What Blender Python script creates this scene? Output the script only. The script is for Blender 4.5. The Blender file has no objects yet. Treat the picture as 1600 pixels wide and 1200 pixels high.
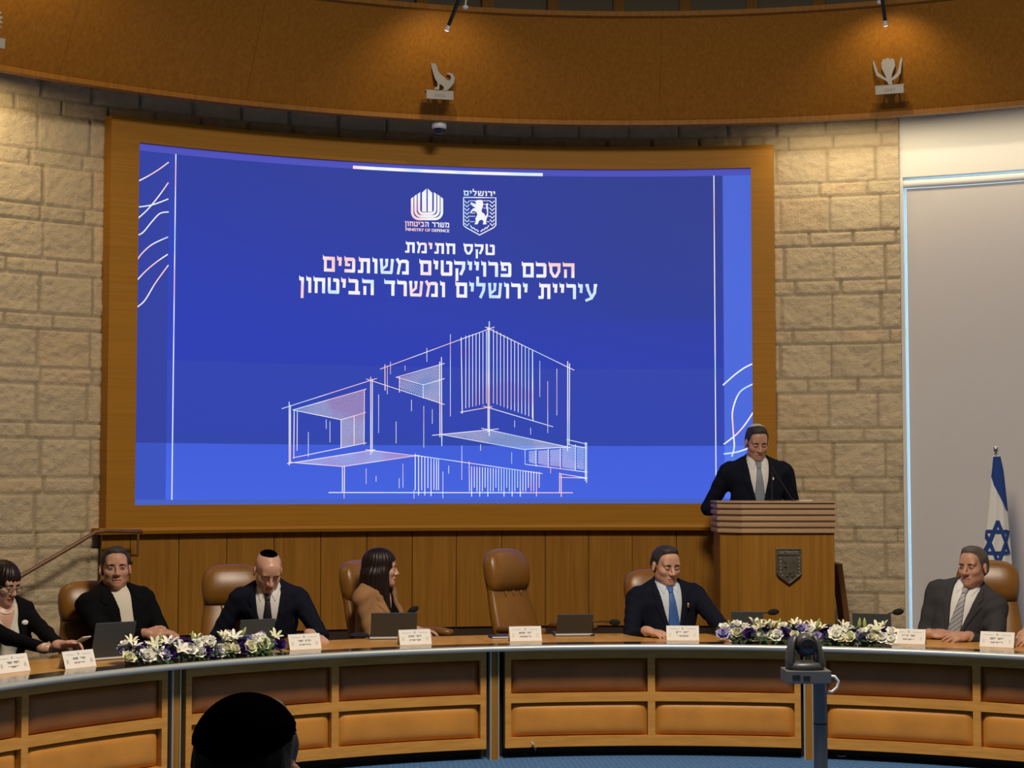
import bpy, bmesh, math, random
import numpy as np
from mathutils import Matrix, Vector, Euler

random.seed(7)
C = bpy.context.scene.collection
SC = bpy.context.scene
PI = math.pi
R_ = math.radians

# ------------------------------------------------------------------ camera
FOC, HZ, EYE = 2650.0, 757.0, 1.65      # focal length in px of the 1600 px frame, horizon row, eye height
CX, CY = 0.86, 6.55                     # centre of the round chamber
PIT = math.atan((HZ - 600.0) / FOC)
cam_d = bpy.data.cameras.new('camera')
cam = bpy.data.objects.new('camera', cam_d); C.objects.link(cam)
cam.location = (0, 0, EYE); cam.rotation_euler = (PI / 2 + PIT, 0, 0)
cam_d.sensor_fit = 'HORIZONTAL'; cam_d.sensor_width = 36.0
cam_d.lens = FOC / 1600.0 * 36.0; cam_d.clip_start = 0.05; cam_d.clip_end = 200
SC.camera = cam

# ------------------------------------------------------------------ exposure, sky
SC.view_settings.view_transform = 'Standard'
SC.view_settings.look = 'None'
SC.view_settings.exposure = 0.0
SC.view_settings.gamma = 1.0
SC.view_settings.use_curve_mapping = False
W = bpy.data.worlds.new('sky'); SC.world = W; W.use_nodes = True
W.node_tree.nodes['Background'].inputs[0].default_value = (0.42, 0.72, 1.0, 1)
W.node_tree.nodes['Background'].inputs[1].default_value = 3.0


def cpt(R, th, z):
    return (CX + R * math.sin(th), CY + R * math.cos(th), z)


def area(name, loc, size, power, col, target=None, shape='DISK', size_y=None, spread=None):
    l = bpy.data.lights.new(name, 'AREA'); l.energy = power; l.color = col; l.shape = shape; l.size = size
    if size_y: l.size_y = size_y
    if spread: l.spread = spread
    o = bpy.data.objects.new(name, l); C.objects.link(o); o.location = loc
    if target is not None:
        o.rotation_euler = (Vector(target) - Vector(loc)).to_track_quat('-Z', 'Y').to_euler()
    return o


# the lamps of the hall: central lantern, coves behind the fascia
WARM = (1.0, 0.855, 0.68)
area('lantern_light', (CX, CY, 5.80), 1.5, 485, WARM, (CX, CY, 0))
area('bounce_fill', (0.2, 1.4, 5.2), 3.0, 9, (1.0, 0.88, 0.74), (0.6, 8.5, 0.6))  # added front fill without a lamp, stands in for the room's bounce
def cove(name, t0, t1, power, col):
    tm = (t0 + t1) / 2
    area(name, cpt(6.2, tm, 4.325), 6.2 * (t1 - t0), power, col, cpt(6.62, tm, 3.0), 'RECTANGLE', 0.05).rotation_euler = \
        (Matrix.Rotation(-tm, 4, 'Z') @ Matrix.Rotation(R_(18), 4, 'X')).to_euler()
cove('cove_light_window', 0.325, 0.70, 9, (1.0, 0.86, 0.62))
cove('cove_light_pier', 0.19, 0.32, 5.5, (1.0, 0.80, 0.5))
cove('cove_light_stair', -0.95, -0.72, 13, (1.0, 0.76, 0.42))


# ------------------------------------------------------------------ geometry of the view
def ray(u, v):
    dx = (u - 800.0) / FOC; dz = (600.0 - v) / FOC
    c, s = math.cos(PIT), math.sin(PIT)
    return dx, c - s * dz, s + c * dz


def at(u, v, Y):
    d = ray(u, v); t = Y / d[1]
    return Vector((d[0] * t, Y, EYE + d[2] * t))


def atz(u, v, z):
    d = ray(u, v); t = (z - EYE) / d[2]
    return Vector((d[0] * t, d[1] * t, z))


def cyl(u, v, R):
    d = ray(u, v); a = d[0] ** 2 + d[1] ** 2; b = -(d[0] * CX + d[1] * CY); c = CX * CX + CY * CY - R * R
    t = (-b + math.sqrt(b * b - a * c)) / a
    x, y = d[0] * t, d[1] * t
    return math.atan2(x - CX, y - CY), EYE + d[2] * t


def s2l(c):
    return tuple(((x / 255.0) / 12.92 if x <= 10 else ((x / 255.0 + 0.055) / 1.055) ** 2.4) for x in c)


# ------------------------------------------------------------------ materials
MATS = {}


def new_mat(name):
    m = bpy.data.materials.new(name); m.use_nodes = True
    nt = m.node_tree; b = nt.nodes['Principled BSDF']
    MATS[name] = m
    return m, nt, b


def simple(name, col, rough=0.6, metal=0.0, spec=0.5, bump=0.0, bscale=200, var=0.0, vscale=8, sheen=0.0):
    m, nt, b = new_mat(name)
    b.inputs['Base Color'].default_value = (*col, 1); b.inputs['Roughness'].default_value = rough
    b.inputs['Metallic'].default_value = metal; b.inputs['Specular IOR Level'].default_value = spec
    if sheen: b.inputs['Sheen Weight'].default_value = sheen
    tc = nt.nodes.new('ShaderNodeTexCoord')
    if bump:
        n = nt.nodes.new('ShaderNodeTexNoise'); n.inputs['Scale'].default_value = bscale; n.inputs['Detail'].default_value = 3
        nt.links.new(tc.outputs['Object'], n.inputs['Vector'])
        bp = nt.nodes.new('ShaderNodeBump'); bp.inputs['Strength'].default_value = bump; bp.inputs['Distance'].default_value = 0.004
        nt.links.new(n.outputs['Fac'], bp.inputs['Height']); nt.links.new(bp.outputs['Normal'], b.inputs['Normal'])
    if var:
        n2 = nt.nodes.new('ShaderNodeTexNoise'); n2.inputs['Scale'].default_value = vscale; n2.inputs['Detail'].default_value = 4
        nt.links.new(tc.outputs['Object'], n2.inputs['Vector'])
        r = nt.nodes.new('ShaderNodeValToRGB')
        r.color_ramp.elements[0].position = 0.3; r.color_ramp.elements[1].position = 0.7
        r.color_ramp.elements[0].color = (*[c * (1 - var) for c in col], 1)
        r.color_ramp.elements[1].color = (*[min(1, c * (1 + var)) for c in col], 1)
        nt.links.new(n2.outputs['Fac'], r.inputs[0]); nt.links.new(r.outputs[0], b.inputs['Base Color'])
    return m


def wood(name, dark, light, scale, rough=0.5, spec=0.16):
    """scale: noise stretch per axis (small along the grain)"""
    m, nt, b = new_mat(name)
    tc = nt.nodes.new('ShaderNodeTexCoord')
    mp = nt.nodes.new('ShaderNodeMapping'); mp.inputs['Scale'].default_value = scale
    nt.links.new(tc.outputs['Object'], mp.inputs['Vector'])
    n = nt.nodes.new('ShaderNodeTexNoise'); n.inputs['Scale'].default_value = 1.0; n.inputs['Detail'].default_value = 6
    n.inputs['Roughness'].default_value = 0.62; n.inputs['Distortion'].default_value = 0.3
    nt.links.new(mp.outputs['Vector'], n.inputs['Vector'])
    r = nt.nodes.new('ShaderNodeValToRGB')
    r.color_ramp.elements[0].position = 0.3; r.color_ramp.elements[0].color = (*dark, 1)
    r.color_ramp.elements[1].position = 0.72; r.color_ramp.elements[1].color = (*light, 1)
    nt.links.new(n.outputs['Fac'], r.inputs[0]); nt.links.new(r.outputs[0], b.inputs['Base Color'])
    b.inputs['Roughness'].default_value = rough; b.inputs['Specular IOR Level'].default_value = spec
    return m


def emit(name, col, strength=1.0, rough=0.5):
    m, nt, b = new_mat(name)
    b.inputs['Base Color'].default_value = (0.01, 0.01, 0.01, 1); b.inputs['Roughness'].default_value = rough
    b.inputs['Specular IOR Level'].default_value = 0.2
    b.inputs['Emission Color'].default_value = (*col, 1); b.inputs['Emission Strength'].default_value = strength
    return m


VERT = (34, 34, 1.3)     # grain running up
HORZ = (1.6, 1.6, 42)    # grain running along the wall
WD, WL = (0.26, 0.115, 0.014), (0.38, 0.178, 0.026)
wood('oak_vertical', WD, WL, VERT)
wood('oak_horizontal', (0.34, 0.150, 0.011), (0.44, 0.200, 0.020), (1.2, 1.2, 60))
wood('fascia_veneer', (0.27, 0.105, 0.009), (0.39, 0.165, 0.018), (55, 55, 0.8), 0.48)
wood('table_oak', (0.50, 0.235, 0.050), (0.66, 0.335, 0.080), (5, 5, 40), 0.38)
wood('table_inlay', (0.50, 0.25, 0.055), (0.66, 0.35, 0.09), (12, 2.0, 12), 0.25)
wood('dark_board', (0.10, 0.045, 0.014), (0.18, 0.085, 0.03), VERT)
wood('chamfer_wood', (0.20, 0.085, 0.03), (0.29, 0.125, 0.05), VERT)
wood('rib_wood', (0.40, 0.265, 0.15), (0.50, 0.335, 0.20), HORZ)
simple('dark_base', (0.035, 0.018, 0.010), 0.6)
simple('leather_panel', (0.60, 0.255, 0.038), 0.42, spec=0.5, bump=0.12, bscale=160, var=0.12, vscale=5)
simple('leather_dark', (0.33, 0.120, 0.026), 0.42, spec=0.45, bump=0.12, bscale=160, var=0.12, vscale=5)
simple('chair_leather', (0.22, 0.094, 0.013), 0.36, spec=0.55, bump=0.10, bscale=140, var=0.14, vscale=6)
simple('table_glass', (0.030, 0.026, 0.020), 0.12, spec=0.6)
simple('brushed_metal', (0.50, 0.50, 0.47), 0.5, 0.6)
simple('satin_edge', (0.60, 0.64, 0.60), 0.38, 0.55)
simple('grey_metal', (0.16, 0.16, 0.165), 0.5, 0.55)
simple('plaster', (0.80, 0.77, 0.70), 0.9, bump=0.05, bscale=90)
simple('hall_wall', (0.13, 0.10, 0.07), 0.9, bump=0.05, bscale=60)
simple('ceiling_panel', (0.20, 0.18, 0.14), 0.95, bump=0.2, bscale=150)
simple('white_frame', (0.75, 0.78, 0.80), 0.45)
simple('black_plastic', (0.012, 0.012, 0.013), 0.45)
simple('black_foam', (0.006, 0.006, 0.007), 0.95, bump=0.6, bscale=350)
simple('laptop_shell', (0.052, 0.062, 0.070), 0.5, 0.0)
simple('light_grey', (0.62, 0.62, 0.60), 0.4)
simple('white_card', (0.86, 0.85, 0.82), 0.75)
simple('print_ink', (0.10, 0.10, 0.12), 0.8)
simple('print_pale', (0.50, 0.50, 0.52), 0.8)
simple('emblem_steel', (0.27, 0.27, 0.275), 0.6, 0.0, spec=0.3)
simple('bronze', (0.20, 0.18, 0.14), 0.42, 0.75, var=0.25, vscale=40)
simple('blue_folder', (0.020, 0.035, 0.14), 0.6)
simple('camera_grey', (0.055, 0.058, 0.062), 0.4, 0.2)
simple('cable_white', (0.75, 0.75, 0.73), 0.5)
simple('petal_white', (0.95, 0.945, 0.87), 0.7, spec=0.2, var=0.05, vscale=60)
simple('petal_cream', (0.88, 0.87, 0.64), 0.7, spec=0.2, var=0.1, vscale=50)
simple('petal_purple', (0.055, 0.018, 0.16), 0.7, spec=0.2, var=0.4, vscale=50)
simple('petal_lilac', (0.42, 0.38, 0.66), 0.7, spec=0.2, var=0.2, vscale=50)
simple('bud_green', (0.42, 0.52, 0.13), 0.6, var=0.2, vscale=40)
simple('leaf_green', (0.035, 0.085, 0.022), 0.5, var=0.4, vscale=30)
simple('flower_tray', (0.06, 0.065, 0.05), 0.5)
simple('stamen', (0.55, 0.35, 0.04), 0.7)
simple('skin', (0.56, 0.315, 0.215), 0.48, spec=0.4, var=0.06, vscale=40)
simple('skin_tan', (0.50, 0.265, 0.175), 0.48, spec=0.4, var=0.06, vscale=40)
simple('skin_pale', (0.60, 0.345, 0.25), 0.38, spec=0.5, var=0.05, vscale=40)
simple('lips', (0.42, 0.19, 0.14), 0.45)
simple('lips_red', (0.40, 0.08, 0.07), 0.4)
simple('eye_white', (0.42, 0.38, 0.34), 0.3)
simple('eye_dark', (0.02, 0.014, 0.01), 0.25)
simple('hair_black', (0.010, 0.0075, 0.0065), 0.6, spec=0.25, bump=0.5, bscale=260)
simple('hair_brown', (0.014, 0.006, 0.004), 0.42, spec=0.3)
simple('hair_grey', (0.026, 0.021, 0.018), 0.6, bump=0.5, bscale=260)
simple('hair_salt', (0.085, 0.070, 0.058), 0.65, bump=0.5, bscale=260)
simple('suit_navy', (0.0055, 0.0075, 0.017), 0.85, spec=0.15, bump=0.25, bscale=500)
simple('suit_black', (0.0038, 0.0038, 0.0052), 0.9, spec=0.12, bump=0.25, bscale=500)
simple('suit_grey', (0.046, 0.046, 0.050), 0.88, spec=0.15, bump=0.25, bscale=500)
simple('blazer_camel', (0.34, 0.185, 0.085), 0.85, spec=0.15, bump=0.25, bscale=400)
simple('shirt_white', (0.72, 0.71, 0.70), 0.8, bump=0.1, bscale=300)
simple('shirt_blue', (0.55, 0.63, 0.72), 0.8, bump=0.1, bscale=300)
simple('tee_cream', (0.66, 0.62, 0.52), 0.85, bump=0.1, bscale=300)
simple('tie_black', (0.012, 0.011, 0.020), 0.5)
simple('tie_blue', (0.030, 0.10, 0.36), 0.5, bump=0.2, bscale=500)
simple('tie_grey', (0.20, 0.24, 0.31), 0.5, bump=0.2, bscale=500)
simple('kippah_black', (0.0012, 0.0012, 0.0016), 1.0, spec=0.0, bump=0.4, bscale=300)
simple('kippah_white', (0.50, 0.50, 0.47), 0.9, bump=0.6, bscale=220)
simple('gold', (0.70, 0.48, 0.18), 0.3, 0.9)
simple('pearl', (0.80, 0.74, 0.64), 0.25)
simple('glass_dome', (0.01, 0.01, 0.012), 0.06, spec=0.8)
simple('chrome', (0.8, 0.8, 0.8), 0.1, 1.0)
simple('flag_white', (0.80, 0.79, 0.76), 0.85, bump=0.1, bscale=300)
simple('flag_blue', (0.010, 0.050, 0.26), 0.8, bump=0.1, bscale=300)
simple('rail_wood', (0.17, 0.080, 0.034), 0.4, var=0.15, vscale=20)
emit('lamp_glow', (1.0, 0.92, 0.75), 2.2)


def stripes(name, cols, freq, ang):
    m, nt, b = new_mat(name)
    tc = nt.nodes.new('ShaderNodeTexCoord'); mp = nt.nodes.new('ShaderNodeMapping')
    mp.inputs['Rotation'].default_value = (0, ang, 0)
    nt.links.new(tc.outputs['Object'], mp.inputs['Vector'])
    w = nt.nodes.new('ShaderNodeTexWave'); w.bands_direction = 'Z'; w.inputs['Scale'].default_value = freq
    nt.links.new(mp.outputs['Vector'], w.inputs['Vector'])
    r = nt.nodes.new('ShaderNodeValToRGB'); r.color_ramp.interpolation = 'CONSTANT'
    e = r.color_ramp.elements
    e[0].position = 0; e[0].color = (*cols[0], 1); e[1].position = 0.42; e[1].color = (*cols[1], 1)
    q = e.new(0.72); q.color = (*cols[2], 1)
    nt.links.new(w.outputs['Fac'], r.inputs[0]); nt.links.new(r.outputs[0], b.inputs['Base Color'])
    b.inputs['Roughness'].default_value = 0.5
stripes('tie_stripe', [(0.16, 0.16, 0.18), (0.62, 0.62, 0.62), (0.27, 0.27, 0.31)], 14, R_(38))


def stone_mat():
    m, nt, b = new_mat('jerusalem_stone')
    tc = nt.nodes.new('ShaderNodeTexCoord')
    at_ = nt.nodes.new('ShaderNodeVertexColor'); at_.layer_name = 'tone'
    n = nt.nodes.new('ShaderNodeTexNoise'); n.inputs['Scale'].default_value = 26; n.inputs['Detail'].default_value = 6; n.inputs['Roughness'].default_value = 0.65
    nt.links.new(tc.outputs['Object'], n.inputs['Vector'])
    r = nt.nodes.new('ShaderNodeValToRGB')
    r.color_ramp.elements[0].position = 0.25; r.color_ramp.elements[0].color = (0.90, 0.895, 0.88, 1)
    r.color_ramp.elements[1].position = 0.7; r.color_ramp.elements[1].color = (1.05, 1.045, 1.03, 1)
    nt.links.new(n.outputs['Fac'], r.inputs[0])
    mx = nt.nodes.new('ShaderNodeMix'); mx.data_type = 'RGBA'; mx.blend_type = 'MULTIPLY'; mx.inputs[0].default_value = 1
    nt.links.new(at_.outputs['Color'], mx.inputs[6]); nt.links.new(r.outputs[0], mx.inputs[7])
    nt.links.new(mx.outputs[2], b.inputs['Base Color'])
    n2 = nt.nodes.new('ShaderNodeTexNoise'); n2.inputs['Scale'].default_value = 70; n2.inputs['Detail'].default_value = 5; n2.inputs['Roughness'].default_value = 0.7
    nt.links.new(tc.outputs['Object'], n2.inputs['Vector'])
    bp = nt.nodes.new('ShaderNodeBump'); bp.inputs['Strength'].default_value = 0.9; bp.inputs['Distance'].default_value = 0.018
    nt.links.new(n2.outputs['Fac'], bp.inputs['Height']); nt.links.new(bp.outputs['Normal'], b.inputs['Normal'])
    b.inputs['Roughness'].default_value = 0.92; b.inputs['Specular IOR Level'].default_value = 0.15
stone_mat()


def carpet_mat():
    m, nt, b = new_mat('blue_carpet')
    tc = nt.nodes.new('ShaderNodeTexCoord')
    mp = nt.nodes.new('ShaderNodeMapping'); mp.inputs['Scale'].default_value = (22, 22, 22); mp.inputs['Rotation'].default_value = (0, 0, R_(40))
    nt.links.new(tc.outputs['Object'], mp.inputs['Vector'])
    v = nt.nodes.new('ShaderNodeTexVoronoi'); v.inputs['Randomness'].default_value = 0.15; v.inputs['Scale'].default_value = 1.0
    nt.links.new(mp.outputs['Vector'], v.inputs['Vector'])
    r = nt.nodes.new('ShaderNodeValToRGB')
    r.color_ramp.elements[0].position = 0.12; r.color_ramp.elements[0].color = (0.14, 0.27, 0.46, 1)
    r.color_ramp.elements[1].position = 0.3; r.color_ramp.elements[1].color = (0.050, 0.150, 0.36, 1)
    nt.links.new(v.outputs['Distance'], r.inputs[0]); nt.links.new(r.outputs[0], b.inputs['Base Color'])
    n = nt.nodes.new('ShaderNodeTexNoise'); n.inputs['Scale'].default_value = 300
    nt.links.new(tc.outputs['Object'], n.inputs['Vector'])
    bp = nt.nodes.new('ShaderNodeBump'); bp.inputs['Strength'].default_value = 0.5
    nt.links.new(n.outputs['Fac'], bp.inputs['Height']); nt.links.new(bp.outputs['Normal'], b.inputs['Normal'])
    b.inputs['Roughness'].default_value = 0.95
carpet_mat()


def blind_mat():
    m, nt, b = new_mat('blind_fabric')
    out = nt.nodes['Material Output']
    tr = nt.nodes.new('ShaderNodeBsdfTranslucent'); tr.inputs[0].default_value = (0.55, 0.60, 0.70, 1)
    b.inputs['Base Color'].default_value = (0.72, 0.66, 0.60, 1); b.inputs['Roughness'].default_value = 0.85
    mx = nt.nodes.new('ShaderNodeMixShader'); mx.inputs[0].default_value = 0.16
    nt.links.new(b.outputs[0], mx.inputs[1]); nt.links.new(tr.outputs[0], mx.inputs[2]); nt.links.new(mx.outputs[0], out.inputs[0])
blind_mat()


def slide_mat(name, attr=True):
    m, nt, b = new_mat(name)
    b.inputs['Base Color'].default_value = (0.008, 0.008, 0.010, 1); b.inputs['Roughness'].default_value = 0.6
    b.inputs['Specular IOR Level'].default_value = 0.15
    a = nt.nodes.new('ShaderNodeVertexColor'); a.layer_name = 'slide'
    nt.links.new(a.outputs['Color'], b.inputs['Emission Color']); b.inputs['Emission Strength'].default_value = 1.0
slide_mat('slide_background')


def ink_mat():
    m, nt, b = new_mat('slide_ink')
    b.inputs['Base Color'].default_value = (0.01, 0.01, 0.01, 1); b.inputs['Specular IOR Level'].default_value = 0.1
    tc = nt.nodes.new('ShaderNodeTexCoord')
    n = nt.nodes.new('ShaderNodeTexNoise'); n.inputs['Scale'].default_value = 2.6; n.inputs['Detail'].default_value = 1
    nt.links.new(tc.outputs['Object'], n.inputs['Vector'])
    r = nt.nodes.new('ShaderNodeValToRGB'); e = r.color_ramp.elements
    e[0].position = 0.36; e[0].color = (0.62, 0.82, 1.0, 1)
    e[1].position = 0.64; e[1].color = (1.0, 0.66, 0.66, 1)
    q = e.new(0.46); q.color = (0.95, 0.97, 1.0, 1); q = e.new(0.55); q.color = (0.97, 0.92, 0.95, 1)
    nt.links.new(n.outputs['Fac'], r.inputs[0]); nt.links.new(r.outputs[0], b.inputs['Emission Color'])
    b.inputs['Emission Strength'].default_value = 0.95
ink_mat()


# ------------------------------------------------------------------ mesh helpers
def rotz(a): return Matrix.Rotation(a, 4, 'Z')


class MB:
    def __init__(s): s.v = []; s.f = []; s.mi = []; s.cur = 0

    def add(s, vs, fs, M=None):
        o = len(s.v)
        if M is not None: vs = [M @ Vector(p) for p in vs]
        s.v += [tuple(p) for p in vs]
        s.f += [tuple(i + o for i in f) for f in fs]; s.mi += [s.cur] * len(fs)
        return s

    def box(s, c, d, M=None):
        x, y, z = c; a, b, e = d[0] / 2, d[1] / 2, d[2] / 2
        vs = [(x + i * a, y + j * b, z + k * e) for i in (-1, 1) for j in (-1, 1) for k in (-1, 1)]
        fs = [(0, 1, 3, 2), (4, 6, 7, 5), (0, 4, 5, 1), (2, 3, 7, 6), (0, 2, 6, 4), (1, 5, 7, 3)]
        return s.add(vs, fs, M)

    def tube(s, pts, r, n=10, M=None, cap=True):
        pts = [Vector(p) for p in pts]; m = len(pts)
        rs = r if isinstance(r, (list, tuple)) else [r] * m
        vs = []; up = None
        for i, p in enumerate(pts):
            t = (pts[min(i + 1, m - 1)] - pts[max(i - 1, 0)]).normalized()
            if up is None: up = t.orthogonal().normalized()
            up = (up - t * up.dot(t)).normalized(); w = t.cross(up)
            for k in range(n):
                a = 2 * PI * k / n
                vs.append(p + (up * math.cos(a) + w * math.sin(a)) * rs[i])
        fs = [(i * n + k, i * n + (k + 1) % n, (i + 1) * n + (k + 1) % n, (i + 1) * n + k) for i in range(m - 1) for k in range(n)]
        if cap: fs += [tuple(range(n - 1, -1, -1)), tuple((m - 1) * n + k for k in range(n))]
        return s.add(vs, fs, M)

    def lathe(s, prof, n=24, M=None):
        vs = [(r * math.cos(2 * PI * k / n), r * math.sin(2 * PI * k / n), z) for r, z in prof for k in range(n)]
        m = len(prof)
        fs = [(i * n + k, i * n + (k + 1) % n, (i + 1) * n + (k + 1) % n, (i + 1) * n + k) for i in range(m - 1) for k in range(n)]
        fs += [tuple(range(n - 1, -1, -1)), tuple((m - 1) * n + k for k in range(n))]
        return s.add(vs, fs, M)

    def loft(s, rings, M=None, cap=True):
        n = len(rings[0]); m = len(rings)
        vs = [p for r in rings for p in r]
        fs = [(i * n + k, i * n + (k + 1) % n, (i + 1) * n + (k + 1) % n, (i + 1) * n + k) for i in range(m - 1) for k in range(n)]
        if cap: fs += [tuple(range(n - 1, -1, -1)), tuple((m - 1) * n + k for k in range(n))]
        return s.add(vs, fs, M)

    def prism(s, poly, y0, y1, M=None):
        """polygon in x,z, extruded along y"""
        n = len(poly)
        vs = [(x, y0, z) for x, z in poly] + [(x, y1, z) for x, z in poly]
        fs = [tuple(range(n)), tuple(range(2 * n - 1, n - 1, -1))] + [(i, i + n, (i + 1) % n + n, (i + 1) % n) for i in range(n)]
        return s.add(vs, fs, M)

    def ball(s, c, r, n=14, m=9, M=None):
        r = r if isinstance(r, (tuple, list)) else (r, r, r)
        vs = [(c[0], c[1], c[2] + r[2])]
        for i in range(1, m):
            a = PI * i / m
            vs += [(c[0] + r[0] * math.sin(a) * math.cos(2 * PI * k / n), c[1] + r[1] * math.sin(a) * math.sin(2 * PI * k / n), c[2] + r[2] * math.cos(a)) for k in range(n)]
        vs.append((c[0], c[1], c[2] - r[2])); L = len(vs) - 1
        fs = [(0, 1 + k, 1 + (k + 1) % n) for k in range(n)]
        fs += [(1 + i * n + k, 1 + (i + 1) * n + k, 1 + (i + 1) * n + (k + 1) % n, 1 + i * n + (k + 1) % n) for i in range(m - 2) for k in range(n)]
        fs += [(L, 1 + (m - 2) * n + (k + 1) % n, 1 + (m - 2) * n + k) for k in range(n)]
        return s.add(vs, fs, M)

    def arc(s, prof, t0, t1, n=48, cap=True):
        """closed (R,z) profile swept about the chamber axis (world space)"""
        m = len(prof); vs = []
        for i in range(n + 1):
            t = t0 + (t1 - t0) * i / n
            vs += [cpt(R, t, z) for R, z in prof]
        fs = [(i * m + k, i * m + (k + 1) % m, (i + 1) * m + (k + 1) % m, (i + 1) * m + k) for i in range(n) for k in range(m)]
        if cap: fs += [tuple(range(m - 1, -1, -1)), tuple(n * m + k for k in range(m))]
        return s.add(vs, fs)

    def arcbox(s, R0, R1, z0, z1, t0, t1, n=24):
        return s.arc([(R0, z0), (R1, z0), (R1, z1), (R0, z1)], t0, t1, n)

    def build(s, name, mat, parent=None, world=False, smooth=False, bevel=0, seg=2, weld=False):
        me = bpy.data.meshes.new(name)
        vs = s.v
        if world and parent is not None:
            Mi = PM[parent.name].inverted(); vs = [Mi @ Vector(p) for p in vs]
        me.from_pydata([tuple(p) for p in vs], [], s.f)
        mats = mat if isinstance(mat, (list, tuple)) else [mat]
        for m in mats: me.materials.append(MATS[m])
        if len(mats) > 1: me.polygons.foreach_set('material_index', s.mi)
        bm = bmesh.new(); bm.from_mesh(me)
        bmesh.ops.recalc_face_normals(bm, faces=bm.faces)
        if bevel:
            es = [e for e in bm.edges if len(e.link_faces) == 2 and e.calc_face_angle(0) > 0.5]
            bmesh.ops.bevel(bm, geom=es, offset=bevel, segments=seg, affect='EDGES', profile=0.6, clamp_overlap=True)
        bm.to_mesh(me); bm.free()
        if smooth:
            me.polygons.foreach_set('use_smooth', [True] * len(me.polygons))
            if smooth != 'all': me.set_sharp_from_angle(angle=R_(38))
        o = bpy.data.objects.new(name, me); C.objects.link(o)
        if parent is not None: o.parent = parent
        return o


PM = {}


def thing(name, label, cat, loc=(0, 0, 0), rz=0.0, group=None):
    o = bpy.data.objects.new(name, None); C.objects.link(o)
    o.empty_display_size = 0.1
    o.location = loc; o.rotation_euler = (0, 0, rz)
    PM[o.name] = Matrix.Translation(Vector(loc)) @ rotz(rz)
    return tag(o, label, cat, group)


def tag(o, label, cat, group=None):
    o['label'] = label; o['category'] = cat
    if group: o['group'] = group
    return o


def struct(o): o['kind'] = 'structure'; return o


def copy_thing(root, loc, rz, label, group=None):
    r = root.copy(); C.objects.link(r); r.location = loc; r.rotation_euler = (0, 0, rz)
    r['label'] = label
    if group: r['group'] = group
    for ch in list(root.children):
        c = ch.copy(); C.objects.link(c); c.parent = r
        for g in list(ch.children):
            d = g.copy(); C.objects.link(d); d.parent = c
    return r


def text_mesh(s, bold=0.0):
    """Hebrew strings are given right to left and laid out reversed; returns verts, faces, extent"""
    c = bpy.data.curves.new('t', 'FONT'); c.body = s; c.offset = bold; c.resolution_u = 3
    o = bpy.data.objects.new('t', c); C.objects.link(o)
    bpy.context.view_layer.update()
    me = bpy.data.meshes.new_from_object(o.evaluated_get(bpy.context.evaluated_depsgraph_get()))
    vs = [(v.co.x, v.co.y) for v in me.vertices]; fs = [tuple(p.vertices) for p in me.polygons]
    bpy.data.objects.remove(o); bpy.data.curves.remove(c); bpy.data.meshes.remove(me)
    return vs, fs

# ================================================================== THE ROOM
RW = 6.60
mb = MB()
mb.add([(-6.2, -3.2, 0), (7.9, -3.2, 0), (7.9, 14.2, 0), (-6.2, 14.2, 0), (-6.2, -3.2, -0.1), (7.9, -3.2, -0.1), (7.9, 14.2, -0.1), (-6.2, 14.2, -0.1)],
       [(0, 1, 2, 3), (7, 6, 5, 4), (0, 4, 5, 1), (1, 5, 6, 2), (2, 6, 7, 3), (3, 7, 4, 0)])
struct(mb.build('floor', 'blue_carpet'))
mb = MB(); mb.box((0.85, 5.5, 6.70), (14.1, 17.4, 0.16)); struct(mb.build('ceiling', 'ceiling_panel'))


def vnoise(x, y, seed):
    rs = np.random.RandomState(seed); g = rs.rand(64, 64)
    xi = np.floor(x).astype(int); yi = np.floor(y).astype(int); fx = x - xi; fy = y - yi
    fx = fx * fx * (3 - 2 * fx); fy = fy * fy * (3 - 2 * fy)
    a = g[xi % 64, yi % 64]; b = g[(xi + 1) % 64, yi % 64]; c = g[xi % 64, (yi + 1) % 64]; d = g[(xi + 1) % 64, (yi + 1) % 64]
    return (a * (1 - fx) + b * fx) * (1 - fy) + (c * (1 - fx) + d * fx) * fy


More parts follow.
